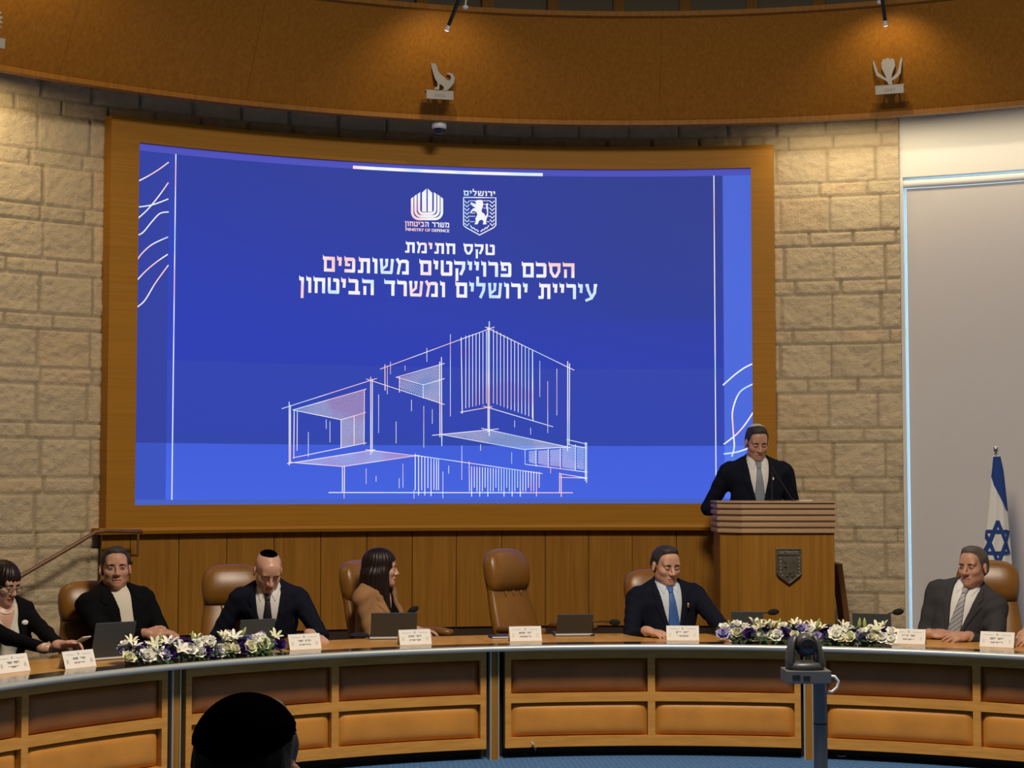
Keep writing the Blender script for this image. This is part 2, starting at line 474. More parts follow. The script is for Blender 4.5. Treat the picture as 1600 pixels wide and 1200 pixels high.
def stone_patch(t0, t1, z0, z1, res, acc):
    nt = int((t1 - t0) * RW / res) + 2; nz = int((z1 - z0) / res) + 2
    T, Z = np.meshgrid(np.linspace(t0, t1, nt), np.linspace(z0, z1, nz), indexing='ij')
    per, zs = 0.3785, 1.587
    k = np.floor((Z - zs) / per).astype(int); q = Z - zs - k * per
    short = q < 0.110
    dz = np.where(short, np.minimum(q, 0.110 - q), np.minimum(q - 0.110, per - q))
    row = k * 2 + (~short)
    rs = np.random.RandomState(11); off = rs.rand(200); jit = rs.rand(200, 400)
    r_ = row + 60
    sp = np.where(short, 0.046 + 0.012 * off[r_], 0.0575)
    ph = np.where(short, off[r_] * 0.06, 0.2398 - 0.0575 * 4 + (off[r_] - 0.5) * 0.012)
    s = (T - ph) / sp; ci = np.floor(s).astype(int)
    jl = (jit[r_, (ci + 100) % 400] - 0.5) * 0.22; jr = (jit[r_, (ci + 101) % 400] - 0.5) * 0.22
    dt = np.minimum(s - ci - jl * 0.5, ci + 1 + jr * 0.5 - s) * sp * RW
    d = np.clip(np.minimum(dz, dt) / 0.012, 0, 1); d = d * d * (3 - 2 * d)
    X = T * RW
    n = (vnoise(X * 9, Z * 11, 1) * 0.45 + vnoise(X * 24, Z * 30, 2) * 0.35 + vnoise(X * 55 + Z * 20, Z * 60 - X * 15, 3) * 0.30)
    Rr = RW - 0.017 * d - d * (n - 0.4) * 0.026
    tone = jit[r_, (ci * 7 + 30) % 400]
    pink = jit[r_, (ci * 5 + 77) % 400] > 0.88
    base = np.array([0.72, 0.59, 0.395])
    col = base[None, None, :] * (0.94 + 0.10 * tone[..., None])
    col[..., 0] *= np.where(pink, 1.05, 1.0); col[..., 2] *= np.where(pink, 0.96, 1.0)
    mort = np.array([0.56, 0.46, 0.31])
    col = col * d[..., None] + mort * (1 - d[..., None])
    V = np.stack([CX + Rr * np.sin(T), CY + Rr * np.cos(T), Z], -1).reshape(-1, 3)
    I = np.arange(nt * nz).reshape(nt, nz)
    F = np.stack([I[:-1, :-1], I[:-1, 1:], I[1:, 1:], I[1:, :-1]], -1).reshape(-1, 4)
    o = acc['n']; acc['V'].append(V); acc['F'].append(F + o); acc['c'].append(col.reshape(-1, 3)); acc['n'] += len(V)


acc = dict(V=[], F=[], c=[], n=0)
stone_patch(-1.06, -0.575, 0.0, 4.75, 0.012, acc)
stone_patch(0.165, 0.3225, 0.0, 4.75, 0.012, acc)
stone_patch(-0.575, 0.165, 4.1, 4.75, 0.014, acc)
V = np.concatenate(acc['V']); F = np.concatenate(acc['F']); Cc = np.concatenate(acc['c'])
me = bpy.data.meshes.new('wall_back'); me.from_pydata(V.tolist(), [], F.tolist())
ca = me.color_attributes.new('tone', 'FLOAT_COLOR', 'POINT')
ca.data.foreach_set('color', np.c_[Cc, np.ones(len(Cc))].astype(np.float32).ravel())
me.polygons.foreach_set('use_smooth', [True] * len(me.polygons)); me.materials.append(MATS['jerusalem_stone'])
wall_back = bpy.data.objects.new('wall_back', me); C.objects.link(wall_back); struct(wall_back)

# masonry behind the stone face and the plain rest of the hall
mb = MB()
mb.arcbox(RW + 0.03, RW + 0.25, 0.0, 6.65, -1.64, 0.3225, 60)
mb.arcbox(RW - 0.02, RW + 0.03, 0.0, 6.65, -1.64, -1.06, 20)
struct(mb.build('wall_left', 'hall_wall'))
WT = 3.985
mb = MB()
mb.arcbox(RW, RW + 0.25, WT, 6.65, 0.3225, 0.80, 20)
mb.arcbox(RW, RW + 0.25, 0.0, 0.35, 0.3225, 0.80, 20)
mb.arcbox(RW, RW + 0.25, 0.35, WT, 0.3225, 0.3262, 2)
mb.arcbox(RW, RW + 0.25, 0.0, 6.65, 0.80, 1.64, 30)
struct(mb.build('wall_right', 'plaster'))
mb = MB(); mb.box((CX - RW - 0.1, 1.55, 3.3), (0.2, 9.6, 6.7)); mb.box((CX + RW + 0.1, 1.55, 3.3), (0.2, 9.6, 6.7)); mb.box((CX, -3.15, 3.3), (13.6, 0.2, 6.7))
struct(mb.build('wall_front', 'hall_wall'))

# window: frame, pane; the roller blind hangs inside the reveal
win = MB()
win.arcbox(RW + 0.16, RW + 0.22, 0.35, WT, 0.3262, 0.3270, 1); win.arcbox(RW + 0.16, RW + 0.22, WT - 0.02, WT, 0.3290, 0.80, 14)
win.arcbox(RW + 0.16, RW + 0.22, 0.35, 0.41, 0.3290, 0.80, 14)
win = struct(win.build('window_1', 'white_frame'))
g = MB(); g.arcbox(RW + 0.185, RW + 0.195, 0.41, WT - 0.02, 0.329, 0.80, 14)
mg, ntg, bg = new_mat('window_glass'); bg.inputs['Transmission Weight'].default_value = 1.0; bg.inputs['Roughness'].default_value = 0.0
bg.inputs['IOR'].default_value = 1.02; bg.inputs['Base Color'].default_value = (0.95, 0.98, 1, 1)
g.build('pane', 'window_glass', win)
ROL = 3.905
tb0, tb1 = cyl(1420, 600, RW + 0.05)[0], 0.79
bl = thing('roller_blind', 'pale fabric roller blind pulled down over the tall window behind the flag', 'blind', cpt(RW + 0.06, 0.5, 0.42))
m_ = MB(); m_.arcbox(RW + 0.055, RW + 0.059, 0.44, ROL, tb0, tb1, 40); m_.build('blind_fabric', 'blind_fabric', bl, True)
m_ = MB(); m_.arc([(RW + 0.045 + 0.033 * math.cos(a), ROL + 0.034 + 0.033 * math.sin(a)) for a in [2 * PI * k / 14 for k in range(14)]], tb0 - 0.004, tb1, 30)
m_.build('roller_tube', 'white_card', bl, True, smooth=True)
m_ = MB(); m_.arcbox(RW + 0.048, RW + 0.066, 0.42, 0.45, tb0, tb1, 30); m_.build('bottom_bar', 'white_frame', bl, True)

# fascia ring leaning in towards the hall, its lips, and the drum above
FB, FT, RB, RT = 4.335, 5.065, 6.02, 5.55
mb = MB()
seams = [-1.35, -0.70, -0.475, 0.0405, 0.62, 1.43]
for a, b in zip(seams[:-1], seams[1:]):
    mb.arc([(RB, FB + 0.03), (RB + 0.03, FB + 0.03), (RT + 0.03, FT), (RT, FT)], a + 0.00015, b - 0.00015, 24)
for t in (0.0412,):
    pass
struct(mb.build('trim_1', 'fascia_veneer'))
mb = MB()
mb.arc([(RB - 0.018, FB), (RB + 0.05, FB), (RB + 0.05, FB + 0.034), (RB - 0.018, FB + 0.034)], -1.35, 1.43, 120)
mb.arc([(RT - 0.018, FT - 0.034), (RT + 0.06, FT - 0.034), (RT + 0.06, FT), (RT - 0.018, FT)], -1.35, 1.43, 120)
struct(mb.build('trim_2', 'fascia_veneer'))
mb = MB(); mb.arcbox(6.25, 6.30, 4.95, 6.65, -1.35, 1.43, 90); mb.arcbox(6.25, 6.62, 4.72, 4.76, -1.35, 1.43, 90)
struct(mb.build('trim_3', 'ceiling_panel'))
fin_u = [505 + 0, 658, 763, 864, 967, 1068, 1171, 1276]
mb = MB()
fin0 = cyl(864, 5, 6.2)[0]; fin1 = cyl(967, 5, 6.2)[0]; fst = fin1 - fin0
for k in range(-16, 17):
    t = fin0 + k * fst
    mb.arcbox(6.17, 6.25, 4.95, 6.65, t - 0.0068, t + 0.0068, 1)
struct(mb.build('trim_4', 'oak_vertical'))

# wainscot below the screen, with its ledge and dark skirting
PB = 0.575
ju = [158, 203, 279, 354, 428, 501, 573, 644, 713, 784, 852, 920, 988, 1057, 1122]
jt = [cyl(u, 900, 6.50)[0] for u in ju] + [0.175]
mb = MB()
for a, b in zip(jt[:-1], jt[1:]): mb.arcbox(6.50, 6.53, PB, 1.30, a + 0.0004, b - 0.0004, 4)
struct(mb.build('trim_5', 'oak_vertical'))
mb = MB(); mb.arcbox(6.53, 6.60, 0.0, 1.30, -0.608, 0.178, 40); mb.arcbox(6.52, 6.53, 0.34, PB, -0.608, 0.178, 40); struct(mb.build('baseboard_back', 'dark_base'))
mb = MB(); mb.arc([(6.435, 1.302), (6.60, 1.302), (6.60, 1.345), (6.435, 1.345), (6.425, 1.325)], -0.6165, 0.182, 60); struct(mb.build('trim_6', 'oak_horizontal'))
# low stage along the wall
mb = MB(); mb.arcbox(5.36, 6.60, 0.0, 0.35, -0.62, 0.3225, 50); struct(mb.build('trim_7', 'dark_board'))

# ================================================================== VIDEO WALL
RS = 6.495
T0, T1, S0, S1 = cyl(211, 500, RS)[0], cyl(1175, 500, RS)[0], cyl(700, 787, RS)[1], cyl(700, 261, RS)[1]
FR = 6.450
F0, F1, G0, G1 = cyl(170, 500, FR)[0], cyl(1211, 500, FR)[0], 1.345, cyl(700, 224, FR)[1]
vw = thing('video_wall', 'large curved video wall showing a blue slide, in a wide oak frame', 'screen', cpt(6.5, -0.21, 1.345))
m_ = MB()
m_.arcbox(FR, 6.61, S1, G1, F0, F1, 60)
m_.arcbox(FR, 6.61, G0, S0, T0, T1, 60)
m_.build('frame_rail', 'oak_horizontal', vw, True)
m_ = MB(); m_.arcbox(FR - .0005, 6.61, G0, S1, F0, T0, 3); m_.arcbox(FR - .0005, 6.61, G0, S1, T1, F1, 3)
m_.build('frame_stile', 'oak_horizontal', vw, True)
nT, nZ = 150, 84
TH = np.linspace(T0, T1, nT); ZZ = np.linspace(S0, S1, nZ)


def zrow(v): return cyl(700, v, RS)[1]       # height of a slide row measured near the middle
def tcol(u): return cyl(u, 500, RS)[0]


# rows/columns of the picture, as heights and angles on the screen
tL, tM, tN, tR = tcol(262), tcol(271.5), tcol(1117), tcol(1130)
zTop, zA, zB, zC, zBot = S1 - .048, zrow(573), zrow(681), zrow(696.5), S0 + .036
cols = np.zeros((nT, nZ, 3))
th_b = sorted(set(list(np.linspace(T0, T1, 120)) + [tL, tL + 1e-4, tM - 0.002, tR, tR + 0.001]))
z_b = sorted(set(list(np.linspace(S0, S1, 66)) + [zTop, zTop - 0.002, zC, zC + 0.004, zB, zB + 0.003, zBot, zBot + .003, zA]))
nT, nZ = len(th_b), len(z_b)
vs, cl = [], []
for t in th_b:
    for z in z_b:
        vs.append(cpt(RS, t, z))
        a = (t - T0) / (T1 - T0); b = (z - S0) / (S1 - S0)
        diag = 1 / (1 + math.exp(-((b - 0.72) - (0.12 - 0.35 * a)) * 9))
        c = np.array([40, 60, 178.]) * (1 - diag) + np.array([46, 61, 152.]) * diag
        if a > 0.55: c += np.array([0, 0, -8.]) * min(1, (a - 0.55) * 4) * (b > 0.55)
        if z < zA: c += np.array([6, 6, -2.])
        if z <= zB: c += np.array([-2, 2, -6.])
        if z <= zC: c = np.array([62, 92, 216.]) + np.array([6, 10, 10.]) * (1 - z / zC) * 3
        if t <= tL:
            c = np.array([48, 63, 160.]) if z > zC else np.array([56, 82, 190.])
        elif t < tM: c = c + np.array([4, 6, 14.])
        if t > tR:
            c = np.array([74, 104, 218.]) if z > zC else np.array([84, 120, 232.])
            if z > 3.2: c = c - np.array([4, 6, 14.]) * (z - 3.2) * 0.6
        if z >= zTop: c = np.array([76, 80, 186.])
        if z <= zBot: c = np.array([70, 96, 190.])
        cl.append((*s2l(c), 1))
fs = [(i * nZ + k, i * nZ + k + 1, (i + 1) * nZ + k + 1, (i + 1) * nZ + k) for i in range(nT - 1) for k in range(nZ - 1)]
m_ = MB(); m_.add(vs, fs)
disp = m_.build('display', 'slide_background', vw, True)
ca = disp.data.color_attributes.new('slide', 'FLOAT_COLOR', 'POINT')
ca.data.foreach_set('color', np.array(cl, dtype=np.float32).ravel())
m_ = MB(); m_.arcbox(RS + 0.004, RS + 0.04, S0, S1, T0, T1, 40); m_.build('display_back', 'black_plastic', vw, True)
RI = RS - 0.004


def sp_(u, v, R=RI):
    t, z = cyl(u, v, R); return cpt(R, t, z)


def stroke(mb, pts, w, R=RI):
    """a line of pixel points as a ribbon w px wide lying on the curved screen"""
    out = []
    for (a, b) in zip(pts[:-1], pts[1:]):
        n = max(1, int(math.hypot(b[0] - a[0], b[1] - a[1]) / 25))
        out += [(a[0] + (b[0] - a[0]) * i / n, a[1] + (b[1] - a[1]) * i / n) for i in range(n)]
    out.append(pts[-1]); m = len(out); vs = []
    for i, p in enumerate(out):
        q0 = out[max(0, i - 1)]; q1 = out[min(m - 1, i + 1)]
        dx, dy = q1[0] - q0[0], q1[1] - q0[1]; L = math.hypot(dx, dy) or 1
        nx, ny = -dy / L * w / 2, dx / L * w / 2
        vs += [sp_(p[0] + nx, p[1] + ny, R), sp_(p[0] - nx, p[1] - ny, R)]
    mb.add(vs, [(2 * i, 2 * i + 1, 2 * i + 3, 2 * i + 2) for i in range(m - 1)])


def spline(pts, n=8):
    out = []
    P = [pts[0]] + list(pts) + [pts[-1]]
    for i in range(1, len(P) - 2):
        for k in range(n):
            t = k / n; a, b, c, d = P[i - 1], P[i], P[i + 1], P[i + 2]
            out.append(tuple(0.5 * (2 * b[j] + (c[j] - a[j]) * t + (2 * a[j] - 5 * b[j] + 4 * c[j] - d[j]) * t * t + (3 * b[j] - a[j] - 3 * c[j] + d[j]) * t ** 3) for j in range(2)))
    out.append(pts[-1]); return out


def poly_on(mb, poly, R=RI):
    """filled px polygon on the screen (triangulated)"""
    from mathutils.geometry import tessellate_polygon
    tris = tessellate_polygon([[Vector((x, y, 0)) for x, y in poly]])
    mb.add([sp_(x, y, R) for x, y in poly], [tuple(t) for t in tris])


# slide rules and waves
m_ = MB()
tA, zAa = cyl(551.5, 265, RI); tBb, zBb = cyl(848, 276, RI)
m_.arc([(RI, zBb + .004), (RI + .001, zBb + .004), (RI + .001, zBb + .028), (RI, zBb + .028)], tA, tBb, 30)
for t in (tM, tN): m_.arc([(RI, zBot), (RI + .001, zBot), (RI + .001, zTop), (RI, zTop)], t - 0.00055, t + 0.00055, 1)
m_.build('slide_rule', 'slide_ink', vw, True)


def cz(L, ox, oy, s): return [(ox + x / s, oy + y / s) for x, y in L]


m_ = MB()
for L in ([(68, 134), (110, 112), (145, 90), (173, 69)], [(68, 256), (105, 222), (140, 180), (172, 135)], [(68, 215), (120, 207), (172, 188)],
          [(68, 307), (90, 296), (120, 260), (145, 235), (173, 230)], [(66, 395), (85, 366), (120, 335), (171, 311)],
          [(66, 456), (100, 420), (135, 391), (170, 367)], [(66, 541), (95, 517), (130, 460), (172, 402)]):
    stroke(m_, spline(cz(L, 180, 220, 2.07)), 1.9)
for L in ([(149, 776), (190, 740), (222, 717), (249, 704)], [(249, 772), (205, 800), (182, 860), (183, 920), (187, 980), (179, 1015)],
          [(152, 974), (195, 940), (225, 905), (251, 866)], [(152, 1006), (195, 1000), (232, 988), (249, 980)]):
    stroke(m_, spline(cz(L, 1060, 240, 2.144)), 2.2)
m_.build('slide_wave', 'slide_ink', vw, True)

# writing: each line is laid in the curved plane of the screen, bottom row / cap row in px at its centre
def seg(x0, y0, x1, y1, w=.21):
    dx, dy = x1 - x0, y1 - y0; L = math.hypot(dx, dy); nx, ny = -dy / L * w / 2, dx / L * w / 2
    return [(x0 + nx, y0 + ny), (x0 - nx, y0 - ny), (x1 - nx, y1 - ny), (x1 + nx, y1 + ny)]


def rec(x0, x1, y0, y1): return [(x0, y0), (x1, y0), (x1, y1), (x0, y1)]


def topbar(x0, x1): return [rec(x0, x1, .77, 1.0), [(x0 - .03, .80), (x0 + .10, .80), (x0 + .06, 1.0), (x0 - .03, 1.12)]]


GL = {
    'ט': (.82, [rec(0, .20, .1, 1.04), rec(.04, .78, 0, .22), rec(.60, .82, .06, .94), rec(.38, .74, .78, 1.0), seg(.02, 1.0, .16, .9, .16)]),
    'ק': (.78, topbar(0, .76) + [seg(.66, .95, .62, .45, .22), seg(.62, .50, .42, .08, .20), rec(.06, .26, -.34, .52)]),
    'ס': (.84, topbar(0, .82) + [seg(.12, .95, .14, .40, .20), seg(.12, .44, .34, .08, .20), rec(.28, .56, 0, .2), seg(.70, .44, .50, .08, .20), seg(.72, .95, .70, .40, .20)]),
    'ח': (.82, topbar(0, .80) + [rec(.06, .26, 0, .9), rec(.58, .80, 0, .95)]),
    'ת': (.90, topbar(.10, .86) + [rec(.64, .86, 0, .95), rec(.20, .39, .08, .9), rec(0, .36, 0, .2)]),
    'י': (.32, topbar(0, .30) + [seg(.20, .95, .17, .42, .20)]),
    'מ': (.90, [seg(.02, 1.06, .26, .66, .20), seg(.24, .74, .10, 0, .18), seg(.26, .84, .50, .92, .2), rec(.44, .78, .78, 1.0), rec(.66, .87, .06, .92), rec(.40, .87, 0, .21)]),
    'ה': (.82, topbar(0, .80) + [rec(.58, .80, 0, .95), rec(.06, .26, 0, .58)]),
    'כ': (.74, topbar(0, .64) + [rec(.50, .72, .08, .92), rec(0, .66, 0, .22)]),
    'ם': (.84, topbar(0, .80) + [rec(.05, .25, .04, .9), rec(.60, .82, .04, .94), rec(.05, .82, 0, .21)]),
    'פ': (.78, topbar(.02, .68) + [rec(.54, .76, .08, .92), rec(0, .72, 0, .22), rec(.04, .22, .50, .95), rec(.04, .40, .42, .60)]),
    'ר': (.68, topbar(0, .60) + [rec(.44, .66, 0, .93)]),
    'ו': (.34, topbar(0, .28) + [rec(.11, .32, 0, .96)]),
    'ש': (1.0, [seg(.08, 1.02, .14, .1, .19), seg(.88, 1.02, .80, .1, .19), rec(.06, .86, 0, .2), seg(.48, 1.0, .46, .55, .18), seg(.50, .58, .16, .30, .16), rec(-.02, .2, .84, 1.02), rec(.36, .58, .84, 1.02), rec(.76, .98, .84, 1.02)]),
    'ע': (.84, [seg(.72, 1.0, .66, .40, .20), seg(.68, .46, .40, .02, .20), seg(.46, .08, 0, -.10, .18), seg(.12, 1.0, .22, .55, .20), seg(.20, .62, .42, .16, .18), rec(.0, .24, .84, 1.02), rec(.60, .84, .84, 1.02)]),
    'ל': (.68, topbar(0, .64) + [rec(-.02, .17, .84, 1.42), seg(.54, .92, .50, .50, .21), seg(.52, .54, .26, 0, .20)]),
    'ד': (.76, topbar(0, .74) + [rec(.48, .70, 0, .92)]),
    'ב': (.84, topbar(.03, .62) + [rec(.48, .70, .08, .93), rec(0, .82, 0, .22)]),
    'ן': (.34, topbar(0, .28) + [seg(.21, .96, .18, -.36, .20)]),
    ' ': (.42, [])}


def write(mb, s, uL, uR, vB, vT, R=RI):
    um = (uL + uR) / 2
    t0 = cyl(uL, vB, R)[0]; t1 = cyl(uR, vB, R)[0]; z0 = cyl(um, vB, R)[1]; z1 = cyl(um, vT, R)[1]
    if s[0] in GL:
        x = 0; P = []
        for ch in reversed(s):                     # set from the left, last letter first
            w, polys = GL[ch]; P += [[(x + a, b) for a, b in p] for p in polys]; x += w + .17
        x -= .17
        for n, p in enumerate(P):
            mb.add([cpt(R - (n % 4) * 2e-5, t0 + a / x * (t1 - t0), z0 + b * (z1 - z0)) for a, b in p], [tuple(range(len(p)))])
        return
    vs, fs = text_mesh(s, 0)
    xs = [v[0] for v in vs]; x0, x1 = min(xs), max(xs); h1 = max(v[1] for v in vs)
    for n, (ox, oy) in enumerate(((0, 0), (-1, 0), (1, 0))):
        mb.add([cpt(R - n * 2e-5, t0 + ox * .0012 / R + (a - x0) / (x1 - x0) * (t1 - t0), z0 + b / h1 * (z1 - z0)) for a, b in vs], fs)


def heb(s): return s[::-1]


m_ = MB()
write(m_, 'טקס חתימת', 633, 773, 397, 380.5)
write(m_, 'הסכם פרוייקטים משותפים', 505, 898, 431, 408)
write(m_, 'עיריית ירושלים ומשרד הביטחון', 468, 933, 464.5, 441)
m_.build('slide_title', 'slide_ink', vw, True)

# ministry mark: nested rounded strokes under a pitched top
m_ = MB()
Q = lambda L: cz(L, 620, 280, 8.889)
poly_on(m_, Q([(350, 186), (412, 130), (412, 455), (350, 450)])); poly_on(m_, Q([(430, 130), (492, 190), (492, 455), (430, 455)]))
for d, top, bot, r in ((112, 205, 478, 55), (160, 236, 515, 75), (206, 270, 553, 95)):
    L = [(420 - d, top)]
    for k in range(7):
        a = PI - k * PI / 12; L.append((420 - d + r + r * math.cos(a), bot - r + r * math.sin(a)))
    for k in range(7):
        a = PI / 2 - k * PI / 12; L.append((420 + d - r + r * math.cos(a), bot - r + r * math.sin(a)))
    L.append((420 + d, top))
    stroke(m_, Q(L), 3.9)
    for sg in (-1, 1):
        x = 420 + sg * d; poly_on(m_, Q([(x + sg * 17, top + 1), (x - sg * 17, top + 1), (x - sg * 17, top - 27)]))
write(m_, 'משרד הביטחון', 633, 702, 354.5, 347.0)
write(m_, 'MINISTRY OF DEFENCE', 634, 702, 361.8, 357.3)
m_.build('ministry_mark', 'slide_ink', vw, True)

# city shield: rim, wreaths, wall courses and rampant lion
SHIELD = [(928, 252), (1375, 258), (1375, 640), (1345, 672), (1150, 775), (958, 668), (928, 640)]
LION = [(1085, 300), (1130, 288), (1185, 290), (1200, 330), (1195, 385), (1180, 420), (1178, 455), (1215, 480), (1235, 520), (1255, 470), (1245, 400), (1238, 350),
        (1255, 330), (1275, 345), (1262, 365), (1270, 440), (1268, 500), (1248, 545), (1238, 600), (1250, 625), (1195, 628), (1205, 585), (1180, 560), (1140, 580),
        (1125, 625), (1078, 628), (1095, 590), (1092, 545), (1120, 490), (1105, 455), (1060, 440), (1030, 470), (1020, 450), (1060, 405), (1095, 400), (1050, 370),
        (1020, 345), (1030, 318), (1065, 335), (1105, 345)]
m_ = MB()
stroke(m_, Q(SHIELD + [SHIELD[0]]), 1.7); poly_on(m_, Q(LION), RI - 0.002)
for k in range(7):
    y = 300 + 52 * k
    for xc, sg in ((975, 1), (1325, 1)):
        stroke(m_, Q([(xc - 32, y), (xc, y + 34), (xc + 32, y)]), 1.5)
for k in range(3):
    for sg in (-1, 1): stroke(m_, Q([(1150 + sg * (130 - 42 * k), 640 + 28 * k), (1150 + sg * (95 - 40 * k), 690 + 20 * k)]), 1.5)
for y, xs in ((300, (1010, 1290)), (350, (1200, 1240)), (400, (1200, 1290)), (515, (1010, 1085)), (590, (1010, 1080)), (515, (1250, 1290)), (590, (1245, 1290)), (470, (1020, 1090))):
    stroke(m_, Q([(xs[0], y), (xs[1], y)]), 0.9)
write(m_, 'ירושלים', 724.5, 773.8, 306, 298.5)
m_.build('city_shield', 'slide_ink', vw, True)

# line drawing of the stepped building
m_ = MB()
B = lambda L: cz(L, 420, 480, 3.077)
thick = [[(925, 145), (930, 512)], [(1060, 68), (1060, 620)], [(1054, 95), (1054, 600)], [(1437, 260), (1436, 692)], [(1446, 270), (1444, 660)],
         [(490, 335), (490, 710)], [(498, 345), (497, 700)], [(98, 455), (98, 760)], [(104, 470), (104, 745)], [(122, 490), (120, 728)],
         [(822, 262), (823, 625)], [(830, 240), (832, 668)], [(287, 891), (1462, 892)], [(354, 765), (354, 888)], [(364, 762), (363, 888)],
         [(558, 275), (559, 400)], [(704, 705), (704, 880)], [(1398, 796), (1398, 890)], [(1406, 800), (1406, 912)], [(1522, 650), (1522, 835)], [(1268, 205), (1270, 545)]]
lines = [[(62, 488), (520, 342)], [(468, 345), (845, 468)], [(535, 298), (1085, 95)], [(1040, 95), (1468, 303)], [(115, 494), (470, 393)], [(115, 494), (348, 541), (466, 506)],
         [(347, 541), (347, 678)], [(116, 724), (470, 652)], [(88, 752), (512, 685)], [(465, 685), (720, 716)], [(95, 745), (356, 766), (722, 712)],
         [(460, 393), (458, 662)], [(410, 520), (410, 660)], [(610, 338), (845, 270)], [(612, 336), (742, 374), (845, 343)], [(628, 335), (628, 410)], [(742, 370), (742, 438)],
         [(785, 616), (1105, 585)], [(820, 610), (1225, 684), (1450, 672)], [(1022, 582), (1450, 675)], [(920, 505), (1075, 478)], [(1030, 475), (1367, 575)],
         [(704, 712), (1316, 800)], [(1432, 636), (1530, 658)], [(1440, 660), (1528, 678)], [(1232, 684), (1232, 755), (1532, 793)], [(1285, 686), (1285, 765)], [(1344, 682), (1344, 770)],
         [(1402, 678), (1402, 776)], [(1474, 660), (1474, 786)], [(1528, 650), (1528, 845)], [(1398, 800), (1532, 822)], [(1398, 818), (1532, 822)], [(963, 742), (965, 885)],
         [(137, 500), (136, 690)]]
thin = [(873, 130, 525), (760, 196, 262), (655, 280, 305), (570, 280, 418), (585, 262, 322), (528, 420, 605), (612, 550, 655), (686, 445, 500), (745, 475, 675), (786, 490, 560),
        (276, 540, 585), (294, 548, 650), (190, 600, 720), (468, 775, 850), (516, 812, 838), (627, 822, 870), (645, 752, 868), (837, 790, 918), (865, 762, 800), (928, 665, 830),
        (1018, 660, 690), (1168, 698, 752), (1182, 545, 578), (1259, 580, 612), (1303, 258, 432), (1341, 356, 605), (1385, 296, 520), (1355, 770, 800), (362, 890, 920), (698, 880, 920)]
for L in thick: stroke(m_, B(L), 1.3)
for L in lines: stroke(m_, B(L), 1.05)
for x, a, b in thin: stroke(m_, B([(x, a), (x, b)]), 0.75)
for k in range(7):            # slats of the tower, left and right of its corner
    x = 947 + 16.5 * k; stroke(m_, B([(x, 137 - 3.5 * k), (x, 486 - 4 * k)]), 1.0)
for k in range(12):
    x = 1080 + 17 * k; stroke(m_, B([(x, 105 + 9.5 * k), (x, 462 + 6.3 * k)]), 1.0)
for k, (x, b) in enumerate(((720, 905), (735, 880), (750, 905), (765, 870), (780, 908), (794, 878), (806, 880), (816, 880))): stroke(m_, B([(x, 716 + k * 2), (x, b)]), 1.2)
for k in range(26):
    x = 975 + 13 * k; b = 885 if k % 3 else 910
    if k % 4 == 1: b = 868
    stroke(m_, B([(x, 765 + 1.1 * k), (x, b)]), 1.15)


def hatch(tri, n, w, dx, dy, sub=1.0):
    """diagonal pencil strokes clipped to a px polygon (crop coordinates)"""
    ys = [p[1] for p in tri]; xs = [p[0] for p in tri]
    L = (max(ys) - min(ys) + 20) / dy; span = max(xs) - min(xs) + L * dx; n = int(span / 7.5)
    for k in range(n):
        x0 = min(xs) - L * dx + (k + .5) / n * span; y0 = min(ys) - 10
        a = (x0, y0); b = (x0 + dx * L, y0 + dy * L)
        hit = []
        for p, q in zip(tri, tri[1:] + tri[:1]):
            d = (b[0] - a[0]) * (q[1] - p[1]) - (b[1] - a[1]) * (q[0] - p[0])
            if abs(d) < 1e-6: continue
            t = ((p[0] - a[0]) * (q[1] - p[1]) - (p[1] - a[1]) * (q[0] - p[0])) / d
            u = ((p[0] - a[0]) * (b[1] - a[1]) - (p[1] - a[1]) * (b[0] - a[0])) / d
            if 0 <= t <= 1 and 0 <= u <= 1: hit.append(t)
        if len(hit) >= 2:
            h0, h1 = min(hit), max(hit)
            stroke(m_, B([(a[0] + (b[0] - a[0]) * h0, a[1] + (b[1] - a[1]) * h0), (a[0] + (b[0] - a[0]) * h1, a[1] + (b[1] - a[1]) * h1)]), w)


hatch([(120, 494), (460, 396), (462, 506), (348, 540)], 42, 0.65, 0.55, 1)
hatch([(348, 541), (458, 508), (458, 655), (348, 676)], 44, 0.65, 0.8, 1)
hatch([(628, 338), (822, 280), (822, 350), (742, 374)], 30, 0.65, 0.5, 1)
hatch([(742, 376), (822, 350), (822, 460), (742, 432)], 30, 0.65, 0.8, 1)
hatch([(628, 345), (740, 378), (740, 430), (632, 392)], 26, 0.65, 0.5, 1)
hatch([(110, 748), (490, 690), (690, 716), (356, 764)], 80, 0.65, 0.7, 1)
hatch([(840, 610), (1060, 592), (1430, 672), (1225, 682)], 110, 0.7, 0.55, 1)
hatch([(1250, 690), (1285, 690), (1285, 755), (1250, 745)], 9, 0.7, 0.6, 1)
hatch([(1295, 690), (1344, 686), (1344, 765), (1295, 752)], 12, 0.7, 0.6, 1)
hatch([(1352, 686), (1402, 682), (1402, 768), (1352, 762)], 12, 0.7, 0.6, 1)
hatch([(1410, 676), (1474, 665), (1474, 780), (1410, 770)], 16, 0.7, 0.6, 1)
hatch([(1480, 668), (1516, 672), (1516, 782), (1480, 776)], 10, 0.7, 0.6, 1)
m_.build('building_sketch', 'slide_ink', vw, True)

